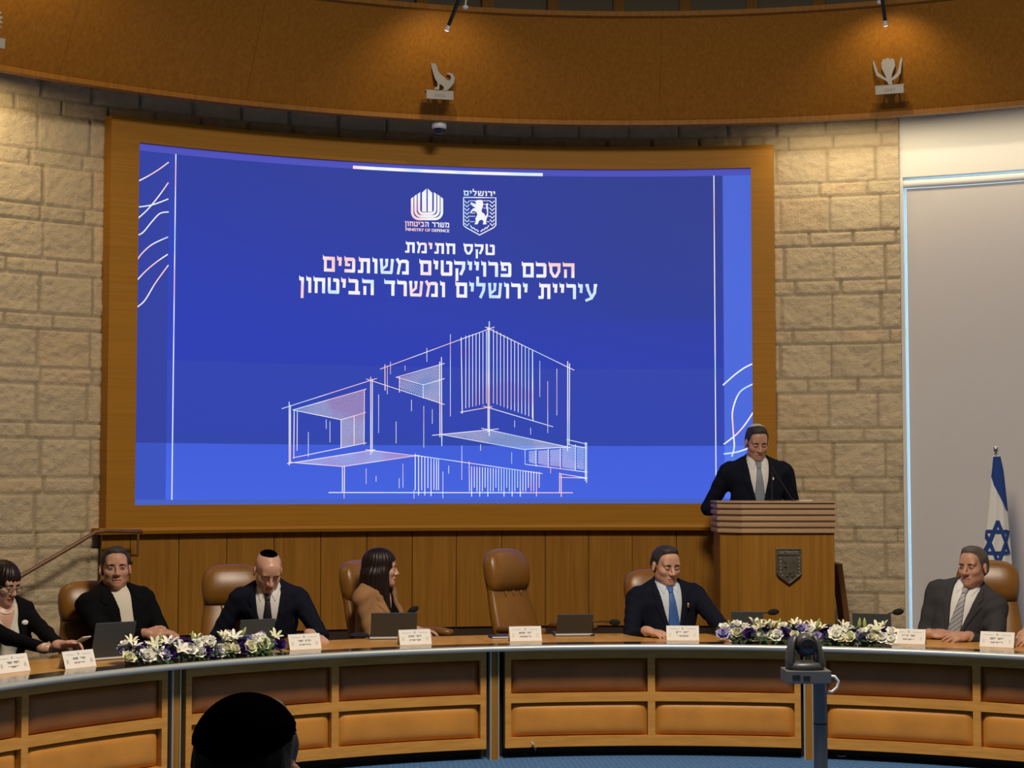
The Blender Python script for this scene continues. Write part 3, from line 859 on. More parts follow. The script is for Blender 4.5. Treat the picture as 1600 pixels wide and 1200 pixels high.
# ================================================================== COUNCIL TABLE
TZ = 0.69
table = thing('council_table', 'long curved oak council table with padded leather front panels and steel edge', 'table', cpt(4.0, 0, 0))
colt = [-1.275, -0.770, -0.2525, 0.2420, 0.745, 1.25]
TA, TB = -1.27, 1.24
for a, b in zip(colt[:-1], colt[1:]):
    m_ = MB(); m_.arcbox(3.905, 4.47, 0.655, TZ, a + .0004, b - .0004, 30); m_.build('tabletop', 'table_inlay', table, True)
m_ = MB(); m_.arcbox(3.742, 3.904, 0.660, TZ + 0.0006, TA, TB, 120); m_.build('glass_strip', 'table_glass', table, True)
prof = [(3.742, TZ + 0.0006)] + [(3.740 - 0.018 * math.sin(a), TZ - 0.016 + 0.0165 * math.cos(a)) for a in [PI * k / 8 for k in range(9)]] + [(3.742, 0.656)]
m_ = MB(); m_.arc(prof, TA, TB, 140); m_.build('metal_edge', 'satin_edge', table, True, smooth=True)
m_ = MB(); m_.arcbox(3.99, 4.03, 0.0, 0.655, TA, TB, 90); m_.build('dark_blocker', 'dark_base', table, True)  # added dark panel, blocks the space under the table so it stays black
for a, b in zip(colt[:-1], colt[1:]):
    a2, b2 = a + 0.0175, b - 0.0125; mid = (a2 + b2) / 2
    m_ = MB()
    for z0, z1 in ((0.066, 0.126), (0.333, 0.386), (0.594, 0.660)): m_.arcbox(3.870, 3.915, z0, z1, a2, b2, 30)
    for t0, t1 in ((a2, a2 + 0.0095), (mid - 0.0058, mid + 0.0058), (b2 - 0.0095, b2)):
        for z0, z1 in ((0.126, 0.333), (0.386, 0.594)): m_.arcbox(3.870, 3.915, z0, z1, t0, t1, 2)
    m_.build('front_frame', 'table_oak', table, True)
    m_ = MB(); m_.arcbox(3.914, 3.93, 0.066, 0.66, a2, b2, 30); m_.build('frame_back', 'dark_base', table, True)
    for t0, t1 in ((a2 + 0.0095, mid - 0.0058), (mid + 0.0058, b2 - 0.0095)):
        for z0, z1 in ((0.128, 0.331), (0.388, 0.592)):
            nt_, nz_ = 40, 16; vs = []
            for i in range(nt_ + 1):
                for k in range(nz_ + 1):
                    t = t0 + 0.0006 + (t1 - t0 - 0.0012) * i / nt_; z = z0 + (z1 - z0) * k / nz_
                    dx = min(i / nt_, 1 - i / nt_) * (t1 - t0) * 3.88; dz = min(k / nz_, 1 - k / nz_) * (z1 - z0)
                    p = (1 - math.exp(-dx / 0.018)) * (1 - math.exp(-dz / 0.018))
                    vs.append(cpt(3.913 - 0.034 * p, t, z))
            m_ = MB(); m_.add(vs, [(i * (nz_ + 1) + k, i * (nz_ + 1) + k + 1, (i + 1) * (nz_ + 1) + k + 1, (i + 1) * (nz_ + 1) + k) for i in range(nt_) for k in range(nz_)])
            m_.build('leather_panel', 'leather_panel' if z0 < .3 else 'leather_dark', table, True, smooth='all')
for t in colt[1:-1]:
    m_ = MB(); m_.arcbox(3.862, 3.955, 0.0, 0.656, t - 0.0052, t + 0.0052, 2)
    c = m_.build('column', 'oak_vertical', table, True)
    m_ = MB(); m_.arcbox(3.856, 3.96, 0.0, 0.656, t - 0.0078, t - 0.0052, 1); m_.arcbox(3.856, 3.96, 0.0, 0.656, t + 0.0052, t + 0.0072, 1)
    m_.build('column_rail', 'brushed_metal', table, True)

# ================================================================== CHAIRS
def ring(z, y, hw, ht, n=24, e=3.2):
    out = []
    for k in range(n):
        a = 2 * PI * k / n; ca, sa = math.cos(a), math.sin(a)
        out.append((hw * math.copysign(abs(ca) ** (2 / e), ca), y + ht * math.copysign(abs(sa) ** (2 / e), sa), z))
    return out


def hring(x, y, z, hx, hy, n=20, e=3):
    return [(x + hx * math.copysign(abs(math.cos(2 * PI * k / n)) ** (2 / e), math.cos(2 * PI * k / n)), y + hy * math.copysign(abs(math.sin(2 * PI * k / n)) ** (2 / e), math.sin(2 * PI * k / n)), z) for k in range(n)]


def make_chair(label):
    c = thing('leather_chair', label, 'chair', group='tan leather chairs around the council table')
    m_ = MB(); m_.loft([ring(z, y, hw, ht) for z, y, hw, ht in
                        ((.40, .175, .17, .03), (.42, .178, .205, .048), (.50, .195, .218, .055), (.62, .230, .224, .057), (.74, .270, .218, .056), (.84, .302, .204, .052), (.925, .328, .190, .046), (.95, .336, .190, .046), (1.05, .352, .194, .046), (1.13, .366, .184, .040), (1.175, .374, .155, .026), (1.185, .376, .10, .012))])
    b_ = m_.build('backrest', 'chair_leather', c, smooth='all')
    m_ = MB(); m_.loft([ring(z, y, hw, ht) for z, y, hw, ht in
                        ((.935, .328, .180, .036), (.950, .326, .190, .056), (1.00, .327, .199, .072), (1.07, .336, .202, .076), (1.12, .347, .197, .070), (1.16, .355, .183, .061), (1.188, .360, .156, .050), (1.205, .364, .118, .036), (1.213, .366, .078, .022), (1.216, .366, .035, .009))])
    m_.build('headrest', 'chair_leather', c, smooth='all')
    for k in range(3):
        m_ = MB(); m_.tube([(-.08 + .08 * k, .273, .895), (-.08 + .08 * k, .278, .938)], [.003, .007], 8); m_.build('pleat', 'chair_leather', b_, smooth='all')
    m_ = MB(); m_.loft([hring(0, -.02, z, a, b) for z, a, b in ((.36, .20, .21), (.375, .235, .245), (.42, .245, .255), (.455, .235, .245), (.468, .19, .20))])
    m_.build('seat', 'chair_leather', c, smooth='all')
    for s in (-1, 1):
        m_ = MB(); m_.loft([[(s * .275 + hw * math.copysign(abs(math.cos(2 * PI * k / 14)) ** .7, math.cos(2 * PI * k / 14)), y, z + ht * math.copysign(abs(math.sin(2 * PI * k / 14)) ** .7, math.sin(2 * PI * k / 14))) for k in range(14)]
                            for y, z, hw, ht in ((-.21, .700, .018, .010), (-.20, .703, .038, .024), (-.11, .710, .044, .030), (.06, .708, .042, .030), (.15, .698, .036, .026), (.18, .688, .02, .012))])
        a_ = m_.build('armrest', 'chair_leather', c, smooth='all')
        m_ = MB(); m_.tube([(s * .22, .02, .40), (s * .27, .01, .43), (s * .278, 0, .52), (s * .275, -.01, .69)], [.02, .022, .020, .018], 10)
        m_.build('arm_support', 'black_plastic', a_, smooth=True)
    m_ = MB(); m_.tube([(0, .02, .08), (0, .02, .36)], .028, 14); m_.build('column', 'grey_metal', c, smooth=True)
    for k in range(5):
        a = 2 * PI * k / 5 + .3; e = (.27 * math.cos(a), .02 + .27 * math.sin(a))
        m_ = MB(); m_.tube([(0, .02, .095), (e[0], e[1], .068)], [.024, .016], 8); lg = m_.build('leg', 'black_plastic', c, smooth=True)
        m_ = MB(); m_.tube([(e[0] - .012 * math.sin(a), e[1] + .012 * math.cos(a), .028), (e[0] + .012 * math.sin(a), e[1] - .012 * math.cos(a), .028)], .028, 12); m_.build('caster', 'black_plastic', lg, smooth=True)
    return c


chair0 = make_chair('empty tan leather swivel chair in the middle of the table, turned to the right')


def put_chair(u, v, Y, phi, sz, label, first=False):
    """(u,v): top centre of the headrest; phi: facing, 0 = towards the hall"""
    p = at(u, v, Y); off = rotz(phi) @ Vector((0, .362, 0))
    loc = (p.x - off.x, p.y - off.y, 0)
    c = chair0 if first else copy_thing(chair0, loc, phi, label)
    c.location = loc; c.rotation_euler = (0, 0, phi); c.scale = (1, 1, sz)
    return c


put_chair(787, 857, 11.55, R_(50), 1.0, '', True)
put_chair(140, 917, 10.62, R_(32), .865, 'tan leather chair behind the man in the black jacket over a cream tee')
put_chair(363, 880, 11.12, R_(20), .93, 'tan leather chair behind the bald man wearing a black kippah')
put_chair(561, 875, 11.47, R_(58), .94, 'tan leather chair behind the long-haired woman in the camel blazer')
put_chair(1018, 893, 11.72, R_(12), .88, 'tan leather chair behind the man wearing a bright blue tie')
put_chair(1543, 882, 11.20, R_(-20), .95, 'tan leather chair behind the man in the grey suit, before the flag')

# ================================================================== LECTERN
PY0 = 11.75
px0 = at(1231, 785, PY0).x
pod = thing('lectern', 'tall oak lectern with a ribbed top band and a bronze shield on its front', 'lectern', (px0, PY0, 0.35))
PT = at(1231, 784, PY0).z - 0.35


def plan(o):
    return [(-.455 - o, .50), (-.455 - o, .125 - .4 * o), (-.315 - .4 * o, -o), (.318 + o, -o), (.318 + o, .50)]


def plan_prism(mb, o, z0, z1):
    P = plan(o); n = len(P)
    mb.add([(x, y, z0) for x, y in P] + [(x, y, z1) for x, y in P], [tuple(range(n)), tuple(range(n, 2 * n))] + [(i, (i + 1) % n, (i + 1) % n + n, i + n) for i in range(n)])


m_ = MB(); plan_prism(m_, 0, 0, PT - .215); m_.build('body', 'oak_vertical', pod)
m_ = MB()
plan_prism(m_, 0.004, PT - .216, PT - .008)
for k in range(5): plan_prism(m_, 0.020, PT - .215 + .0425 * k, PT - .215 + .0425 * k + .027)
m_.build('ribbed_band', 'rib_wood', pod, bevel=.004)
m_ = MB(); plan_prism(m_, 0.022, PT - .008, PT + .004); m_.build('top_slab', 'rib_wood', pod)
sx, sz = 0.0, at(1231, 885, PY0).z - .35
SHP = [(-.088, .125), (.088, .125), (.088, -.05), (.075, -.068), (0, -.125), (-.075, -.068), (-.088, -.05)]
m_ = MB(); m_.prism([(sx + x, sz + z) for x, z in SHP], -.018, 0.002); sh = m_.build('shield_plaque', 'bronze', pod, bevel=.004)
m_ = MB()
for a, b in zip(SHP, SHP[1:] + SHP[:1]): m_.tube([(sx + a[0] * .93, -.019, sz + a[1] * .94), (sx + b[0] * .93, -.019, sz + b[1] * .94)], .0055, 6)
m_.box((sx, -.021, sz + .082), (.150, .008, .006))
m_.build('shield_rim', 'bronze', sh, smooth=True)
m_ = MB(); m_.prism([(sx + (x - 1150) * .00031, sz - .008 - (y - 470) * .00037) for x, y in LION], -.028, -.016); m_.build('lion_relief', 'bronze', sh)
m_ = MB()
for k in range(6):
    for s in (-1, 1):
        z = sz + .055 - .024 * k; x = sx + s * (.064 if k < 5 else .052)
        m_.tube([(x - .010, -.020, z + .008), (x, -.022, z - .006), (x + .010, -.020, z + .008)], .003, 5)
m_.build('wreath', 'bronze', sh)
vs, fs = text_mesh(heb('ירושלים'), 0); xs = [p[0] for p in vs]
m_ = MB(); m_.add([(sx - .058 + (x - min(xs)) / (max(xs) - min(xs)) * .116, -.024, sz + .092 + y * .026) for x, y in vs], fs); m_.build('raised_name', 'brushed_metal', sh)
m_ = MB(); m_.box((.15, .2, PT + .006), (.09, .13, .006)); tag(m_.build('paper_stack', 'white_card'), 'small white paper lying on the lectern top', 'paper').location = (px0, PY0, .35)


def gooseneck(name, label, pts, head, hr, group=None):
    """pts: world path from base to head"""
    b = Vector(pts[0]); t = thing(name, label, 'microphone', b, 0, group)
    m_ = MB(); m_.lathe([(.018, 0), (.018, .008), (.008, .012)], 14); m_.build('base', 'black_plastic', t, smooth=True)
    m_ = MB(); m_.tube([Vector(p) - b for p in pts], .0042, 8); m_.build('stem', 'black_plastic', t, smooth=True)
    d = (Vector(pts[-1]) - Vector(pts[-2])).normalized(); q = d.to_track_quat('Z', 'Y').to_matrix().to_4x4()
    m_ = MB(); m_.ball((0, 0, 0), (hr * .55, hr * .55, hr), 14, 10, Matrix.Translation(Vector(pts[-1]) - b + d * hr * .6) @ q); m_.build('windscreen', 'black_foam', t, smooth='all')
    return t


zt = .35 + PT + .004
P1 = [at(1239, 785, 12.0)]; P1[0].z = zt
gooseneck('lectern_microphone', 'thin gooseneck microphone leaning left from the lectern top', [P1[0], at(1230, 768, 11.99), at(1216, 746, 11.97), at(1205, 729, 11.95)], 0, .010)
P2 = at(1206, 785, 11.97); P2.z = zt
gooseneck('lectern_microphone', 'thin upright gooseneck microphone before the speaker', [P2, at(1206, 765, 11.97), at(1206.5, 738, 11.97)], 0, .008)

# plank leaning beside the lectern
a, b = at(1307, 880, 12.35), at(1321, 985, 12.35); d = (b - a); k = (.352 - a.z) / d.z; foot = a + d * k
pl = thing('leaning_plank', 'dark wooden plank leaning between the lectern and the stone wall', 'board', (foot.x, foot.y, .352))
m_ = MB(); L = (a - foot).length; ang = math.atan2(a.x - foot.x, a.z - foot.z)
m_.box((0, 0, L / 2), (.040, .24, L), Matrix.Rotation(ang, 4, 'Y')); m_.build('plank', 'dark_board', pl, bevel=.004)

# ================================================================== HANDRAIL
hp = [cpt(6.30, *cyl(u, v, 6.30)) for u, v in ((-60, 958), (38, 897), (100, 861), (150, 831), (165, 829.5), (222, 830.5))]
hr_ = thing('handrail', 'wooden stair handrail rising along the stone wall to the screen ledge', 'handrail', (hp[0][0], hp[0][1], 0))
m_ = MB(); m_.tube(hp, .0145, 10); m_.build('rail', 'rail_wood', hr_, True, smooth='all')
m_ = MB()
for R0, u, v in ((6.30, 216, 832),):
    p0 = Vector(cpt(6.30, *cyl(216, 834, 6.30))); p1 = Vector(cpt(6.30, *cyl(215, 868, 6.30))); th = cyl(215, 868, 6.3)[0]
    m_.tube([p0, p1], .008, 8)
    m_.tube([p1, Vector(cpt(6.43, th, p1.z))], .008, 8)
    m_.arcbox(6.415, 6.43, p1.z - .012, p1.z + .004, th - .006, th + .006, 2)
m_.build('bracket', 'rail_wood', hr_, True)
p1 = Vector(hp[0]); m_ = MB(); m_.tube([p1, (p1.x, p1.y, 0)], .014, 8); m_.build('post', 'rail_wood', hr_, True)

# ================================================================== FASCIA FITTINGS
def fz(t, z, off):
    """point on the leaning fascia face, off metres in front of it"""
    k = (z - FB) / (FT - FB); return Vector(cpt(RB + (RT - RB) * k - off, t, z))


WOLF = [(555, 470), (545, 486), (560, 500), (563, 530), (575, 570), (590, 615), (612, 650), (612, 680), (590, 690), (585, 705), (625, 705), (628, 660), (650, 668), (668, 690), (650, 705), (690, 708),
        (720, 680), (748, 640), (752, 600), (738, 572), (712, 562), (685, 566), (690, 574), (712, 580), (722, 600), (715, 625), (692, 625), (666, 602), (632, 575), (612, 545), (606, 515), (592, 490), (572, 478)]
HANDS = [(632, 605), (660, 605), (655, 580), (690, 560), (718, 530), (724, 480), (732, 430), (724, 400), (712, 440), (704, 490), (690, 525), (668, 545), (650, 560), (660, 520), (680, 470), (676, 430), (660, 412), (645, 420), (626, 400),
         (610, 418), (592, 412), (582, 440), (582, 480), (600, 520), (618, 560), (590, 540), (556, 510), (545, 470), (532, 430), (520, 420), (520, 440), (530, 490), (545, 535), (580, 555), (618, 580)]


def emblem(name, label, th, uvc, poly, ctr, px, word, plate):
    p0 = fz(th, uvc, .0)
    t = thing(name, label, 'emblem', (p0.x, p0.y, p0.z), -th)
    m_ = MB(); m_.prism([((x - ctr[0]) * px, -(y - ctr[1]) * px) for x, y in poly], -.115, -.105); m_.build('silhouette', 'emblem_steel', t)
    m_ = MB(); m_.box((0, -.11, -.014), (plate, .07, .008)); m_.box((0, -.142, -.045), (plate * .97, .006, .058))
    pl_ = m_.build('plinth', 'emblem_steel', t)
    vs, fs = text_mesh(heb(word), 0); xs = [p[0] for p in vs]; w = max(xs) - min(xs)
    m_ = MB(); m_.add([((x - min(xs) - w / 2) * .034, -.1458, -.058 + y * .036) for x, y in vs], fs); m_.build('engraved_name', 'print_ink', pl_)
    m_ = MB(); m_.tube([(-.05, -.1, -.03), (-.05, .05, -.03)], .006, 8); m_.tube([(.05, -.1, -.03), (.05, .05, -.03)], .006, 8); m_.build('standoff', 'emblem_steel', t)
    return t


def emb_at(u, v, t):
    """height on the fascia offset surface seen at row v"""
    best = None
    for k in range(200):
        z = FB + (FT - FB) * k / 199; p = fz(t, z, .11); d = p - Vector((0, 0, EYE))
        c, s = math.cos(PIT), math.sin(PIT); fwd = d.y * c + d.z * s; up = -d.y * s + d.z * c
        vv = 600 - up / fwd * FOC; uu = 800 + d.x / fwd * FOC
        if best is None or abs(vv - v) < best[0]: best = (abs(vv - v), z, uu)
    return best[1], best[2]


def th_for(u, v):
    lo, hi = -1.2, 1.2
    for _ in range(40):
        m = (lo + hi) / 2
        if emb_at(0, v, m)[1] < u: lo = m
        else: hi = m
    return lo


t1 = th_for(686, 141); z1 = emb_at(0, 141, t1)[0]
emblem('tribe_emblem', 'grey metal howling wolf emblem standing on the left of the two clear fascia seams', t1, z1, WOLF, (625, 708), 12.0 / 2650 / 5, 'בנימין', .205)
t2 = th_for(1390.5, 132); z2 = emb_at(0, 132, t2)[0]
emblem('tribe_emblem', 'grey metal emblem of two hands around a blossom on the right of the fascia', t2, z2, HANDS, (640, 605), 11.9 / 2650 / 4.571, 'ראובן', .205)
t3 = th_for(-18, 55); z3 = emb_at(0, 55, t3)[0]
rs_ = random.Random(3)
TREE = []
for k in range(40):
    a = 2 * PI * k / 40; r = 78 * (1 if k % 2 else .72)
    TREE.append((640 + r * math.cos(a), 480 + r * 1.15 * math.sin(a)))
e3 = emblem('tribe_emblem', 'grey metal leafy emblem cut off by the left edge of the photo', t3, z3, TREE, (640, 570), 10.9 / 2650 / 3.2, 'אשר', .2)

# spot lamps reaching down over the fascia, one per emblem
def spot_lamp(u0, v0, u1, v1, tgt, label, power, white_uv):
    a = at(u0, v0, 11.45); b = at(u1, v1, 11.52)
    t = thing('spot_lamp', label, 'lamp', (a.x, a.y, a.z))
    base = Vector((a.x, a.y, a.z)); dirn = (b - a).normalized()
    top = a - dirn * .32
    m_ = MB(); m_.tube([top - base, b - base], .013, 10); m_.build('arm', 'black_plastic', t, smooth=True)
    m_ = MB(); m_.tube([b - base - dirn * .002, b - base + dirn * .035], [.013, .017], 12); h = m_.build('lamp_head', 'white_frame', t, smooth=True)
    m_ = MB(); tip = b - base + dirn * .036; m_.tube([tip, tip + dirn * .003], [.014, .014], 12); m_.build('bulb', 'lamp_glow', h)
    w = at(*white_uv, 11.6) - base; m_ = MB(); m_.ball(w, (.022, .02, .016)); m_.tube([w, w + Vector((.01, .06, .16))], .006, 6); m_.build('joint', 'white_frame', t, smooth='all')
    l = bpy.data.lights.new('spot_light', 'SPOT'); l.energy = power; l.color = (1.0, .78, .48); l.spot_size = R_(125); l.spot_blend = .8; l.shadow_soft_size = .012
    lo = bpy.data.objects.new('spot_light', l); C.objects.link(lo); p = b + dirn * .06; lo.location = p
    lo.rotation_euler = (Vector(tgt) - p).to_track_quat('-Z', 'Y').to_euler()


spot_lamp(716, 2, 701, 40, fz(t1, z1 - .02, 0), 'slim black spot lamp pointing down at the wolf emblem', 8, (727, 11))
spot_lamp(1379, 2, 1383, 32, fz(t2, z2 - .02, 0), 'slim black spot lamp pointing down at the hands and blossom emblem', 8, (1375, 3))

l3 = bpy.data.lights.new('spot_light', 'SPOT'); l3.energy = 15; l3.color = (1.0, .76, .44); l3.spot_size = R_(130); l3.spot_blend = .8; l3.shadow_soft_size = .02
o3 = bpy.data.objects.new('spot_light', l3); C.objects.link(o3); o3.location = fz(t3, FT - .05, .42); o3.rotation_euler = (fz(t3 + .05, z3 - .05, 0) - o3.location).to_track_quat('-Z', 'Y').to_euler()

# dome camera under the fascia
p = at(686, 193, 12.48)
dc = thing('dome_camera', 'small white dome security camera under the fascia above the screen', 'security camera', (p.x, p.y, FB - .045))
m_ = MB(); m_.lathe([(.052, .048), (.055, .03), (.055, .008), (.046, 0), (.0, -.001)], 24); m_.build('housing', 'white_frame', dc, smooth=True)
m_ = MB(); m_.lathe([(.042, .002)] + [(.040 * math.cos(a), -.040 * math.sin(a)) for a in [PI / 2 * k / 7 for k in range(8)]], 20); m_.build('dome', 'glass_dome', dc, smooth='all')

# ================================================================== BODIES: smooth distance fields meshed as one surface
class Vol:
    def __init__(s, lo, hi, h):
        s.h = h; s.lo = np.array(lo, float); n = np.ceil((np.array(hi) - s.lo) / h).astype(int) + 1
        s.ax = [(s.lo[i] + h * np.arange(n[i])).astype(np.float32) for i in range(3)]
        s.D = np.full(tuple(n), 0.08, np.float32)

    def blk(s, lo, hi):
        sl = []
        for i in range(3):
            a = int(np.searchsorted(s.ax[i], lo[i])); b = int(np.searchsorted(s.ax[i], hi[i]))
            if b <= a: return None, None
            sl.append(slice(a, b))
        P = np.meshgrid(s.ax[0][sl[0]], s.ax[1][sl[1]], s.ax[2][sl[2]], indexing='ij')
        return tuple(sl), np.stack(P, -1)

    def put(s, fn, lo, hi, k=.02, op='u'):
        sl, P = s.blk(np.array(lo) - .06, np.array(hi) + .06)
        if sl is None: return
        d = fn(P).astype(np.float32); D = s.D[sl]
        if op == 'u':
            h = np.clip(.5 + .5 * (D - d) / k, 0, 1); s.D[sl] = D * (1 - h) + d * h - k * h * (1 - h)
        else:                                   # carve
            d = -d; h = np.clip(.5 - .5 * (D - d) / k, 0, 1); s.D[sl] = D * (1 - h) + d * h + k * h * (1 - h)

    def cone(s, a, b, ra, rb, k=.02, op='u'):
        a = np.array(a, float); b = np.array(b, float); r = max(ra, rb)
        ab = b - a; L = ab @ ab + 1e-9
        def fn(P):
            t = np.clip(((P - a) @ ab) / L, 0, 1)[..., None]
            return np.linalg.norm(P - a - t * ab, axis=-1) - (ra + (rb - ra) * t[..., 0])
        s.put(fn, np.minimum(a, b) - r, np.maximum(a, b) + r, k, op)

    def ell(s, c, r, k=.02, M=None, op='u'):
        c = np.array(c, float); r = np.array(r, float); M = np.eye(3) if M is None else M
        def fn(P):
            q = (P - c) @ M
            k0 = np.linalg.norm(q / r, axis=-1); k1 = np.linalg.norm(q / r ** 2, axis=-1) + 1e-6
            return k0 * (k0 - 1) / k1
        e = np.full(3, r.max()); s.put(fn, c - e, c + e, k, op)

    def mesh(s):
        D = s.D; neg = D < 0
        cnt = np.zeros(tuple(np.array(D.shape) - 1), np.int8)
        for i in (0, 1):
            for j in (0, 1):
                for k in (0, 1): cnt += neg[i:D.shape[0] - 1 + i, j:D.shape[1] - 1 + j, k:D.shape[2] - 1 + k]
        act = (cnt > 0) & (cnt < 8); I = np.argwhere(act)
        if len(I) == 0: return np.zeros((0, 3)), np.zeros((0, 4), int)
        idx = np.full(act.shape, -1, np.int64); idx[act] = np.arange(len(I))
        cr = [(i, j, k) for i in (0, 1) for j in (0, 1) for k in (0, 1)]
        val = np.stack([D[I[:, 0] + i, I[:, 1] + j, I[:, 2] + k] for i, j, k in cr], 1)
        acc_ = np.zeros((len(I), 3)); n = np.zeros(len(I))
        for a in range(8):
            for b in range(a + 1, 8):
                ca, cb = np.array(cr[a]), np.array(cr[b])
                if np.abs(ca - cb).sum() != 1: continue
                va, vb = val[:, a], val[:, b]; m = (va < 0) != (vb < 0)
                t = va[m] / (va[m] - vb[m])
                acc_[m] += ca + t[:, None] * (cb - ca); n[m] += 1
        V = s.lo + s.h * (I + acc_ / n[:, None])
        F = []
        for ax in range(3):
            o1, o2 = [(1, 2), (2, 0), (0, 1)][ax]
            sl0 = [slice(None)] * 3; sl1 = [slice(None)] * 3; sl0[ax] = slice(0, -1); sl1[ax] = slice(1, None)
            ch = neg[tuple(sl0)] != neg[tuple(sl1)]
            E = np.argwhere(ch); E = E[(E[:, o1] > 0) & (E[:, o2] > 0) & (E[:, o1] < act.shape[o1]) & (E[:, o2] < act.shape[o2])]
            d1 = np.zeros(3, int); d1[o1] = 1; d2 = np.zeros(3, int); d2[o2] = 1
            g = lambda Q: idx[Q[:, 0], Q[:, 1], Q[:, 2]]
            q = np.stack([g(E), g(E - d1), g(E - d1 - d2), g(E - d2)], 1)
            fl = neg[E[:, 0], E[:, 1], E[:, 2]]
            q[~fl] = q[~fl][:, ::-1]; F.append(q)
        F = np.concatenate(F); F = F[(F >= 0).all(1)]
        return V, F


def relax(V, F, it=2, f=.5):
    n = len(V)
    if n == 0: return V
    a = np.concatenate([F[:, [0, 1]], F[:, [1, 2]], F[:, [2, 3]], F[:, [3, 0]]]); a = np.concatenate([a, a[:, ::-1]])
    cnt = np.bincount(a[:, 0], minlength=n)[:, None]
    for _ in range(it):
        S = np.stack([np.bincount(a[:, 0], V[a[:, 1], k], n) for k in range(3)], 1)
        V = V * (1 - f) + f * S / np.maximum(cnt, 1)
    return V


def vol_obj(name, V, F, mats, parent, mi=None):
    if name in ('jacket', 'lapel', 'collar', 'tie', 'shirt', 'top', 'hair', 'kippah'): V = relax(V, F, 2 if name != 'collar' else 3)
    me = bpy.data.meshes.new(name); me.from_pydata(V.tolist(), [], F.tolist())
    mats = mats if isinstance(mats, (list, tuple)) else [mats]
    for m in mats: me.materials.append(MATS[m])
    if mi is not None: me.polygons.foreach_set('material_index', mi.astype(np.int32))
    me.polygons.foreach_set('use_smooth', [True] * len(me.polygons))
    o = bpy.data.objects.new(name, me); C.objects.link(o); o.parent = parent
    return o


def rx(a): c, s = math.cos(a), math.sin(a); return np.array([[1, 0, 0], [0, c, -s], [0, s, c]])
def ry(a): c, s = math.cos(a), math.sin(a); return np.array([[c, 0, s], [0, 1, 0], [-s, 0, c]])
def rzz(a): c, s = math.cos(a), math.sin(a); return np.array([[c, -s, 0], [s, c, 0], [0, 0, 1]])


def poly_d(x, z, poly):
    d = np.full(x.shape, 1e9); sgn = np.ones(x.shape)
    n = len(poly)
    for i in range(n):
        ax_, az = poly[i]; bx, bz = poly[i - 1]
        ex, ez = bx - ax_, bz - az; wx, wz = x - ax_, z - az
        t = np.clip((wx * ex + wz * ez) / (ex * ex + ez * ez + 1e-12), 0, 1)
        d = np.minimum(d, (wx - ex * t) ** 2 + (wz - ez * t) ** 2)
        c1 = z >= az; c2 = z < bz; c3 = ex * wz > ez * wx
        flip = (c1 & c2 & c3) | (~c1 & ~c2 & ~c3)
        sgn = np.where(flip, -sgn, sgn)
    return sgn * np.sqrt(d)


class Frame:
    def __init__(s, R, t): s.R = np.array(R); s.t = np.array(t, float)
    def __call__(s, p): return s.R @ np.array(p, float) + s.t
    def inv(s, P): return (P - s.t) @ s.R


def head_prims(v, H, f, sc=1.0, wide=1.0, nose=1.0):
    """f: Frame of the head; face looks along -y"""
    c = lambda p: f([p[0] * sc * wide, p[1] * sc, p[2] * sc]); r = lambda q: [q[0] * sc * wide, q[1] * sc, q[2] * sc]; M = f.R
    v.ell(c((0, .018, .036)), r((.076, .097, .084)), .02, M)
    v.ell(c((0, -.022, -.034)), r((.061, .064, .080)), .03, M)
    v.ell(c((0, -.052, -.088)), r((.034, .036, .029)), .025, M)
    v.ell(c((0, -.068, -.098)), r((.020, .020, .018)), .018, M)
    for s in (-1, 1):
        v.ell(c((s * .040, -.052, -.026)), r((.024, .028, .022)), .022, M)
        v.ell(c((s * .044, -.012, -.066)), r((.018, .036, .026)), .025, M)
    v.cone(c((-.040, -.074, .022)), c((.040, -.074, .022)), .013 * sc, .013 * sc, .016)
    v.ell(c((0, -.060, .050)), r((.050, .026, .036)), .03, M)
    for s in (-1, 1):
        v.ell(c((s * .031, -.100, .000)), r((.019, .017, .0115)), .012, M, 'c')
        v.ell(c((s * .031, -.0765, .000)), r((.0150, .0125, .0120)), .004, M)
    v.cone(c((0, -.082, .012)), c((0, -.108 * nose, -.034)), .008 * sc, .0115 * sc, .010)
    for s in (-1, 1): v.ell(c((s * .012, -.095 * nose, -.037)), r((.0095, .013, .0095)), .006, M)
    v.ell(c((0, -.086, -.064)), r((.024, .011, .008)), .008, M)
    v.ell(c((0, -.083, -.078)), r((.020, .011, .008)), .008, M)
    v.ell(c((0, -.099, -.0710)), r((.026, .012, .0022)), .004, M, 'c')
    for s in (-1, 1):
        e = f.R @ rzz(s * .35) @ rx(-.12)
        v.ell(c((s * .079, .014, -.010)), r((.010, .019, .032)), .006, e)
        v.ell(c((s * .088, .010, -.006)), r((.006, .010, .018)), .004, e, 'c')


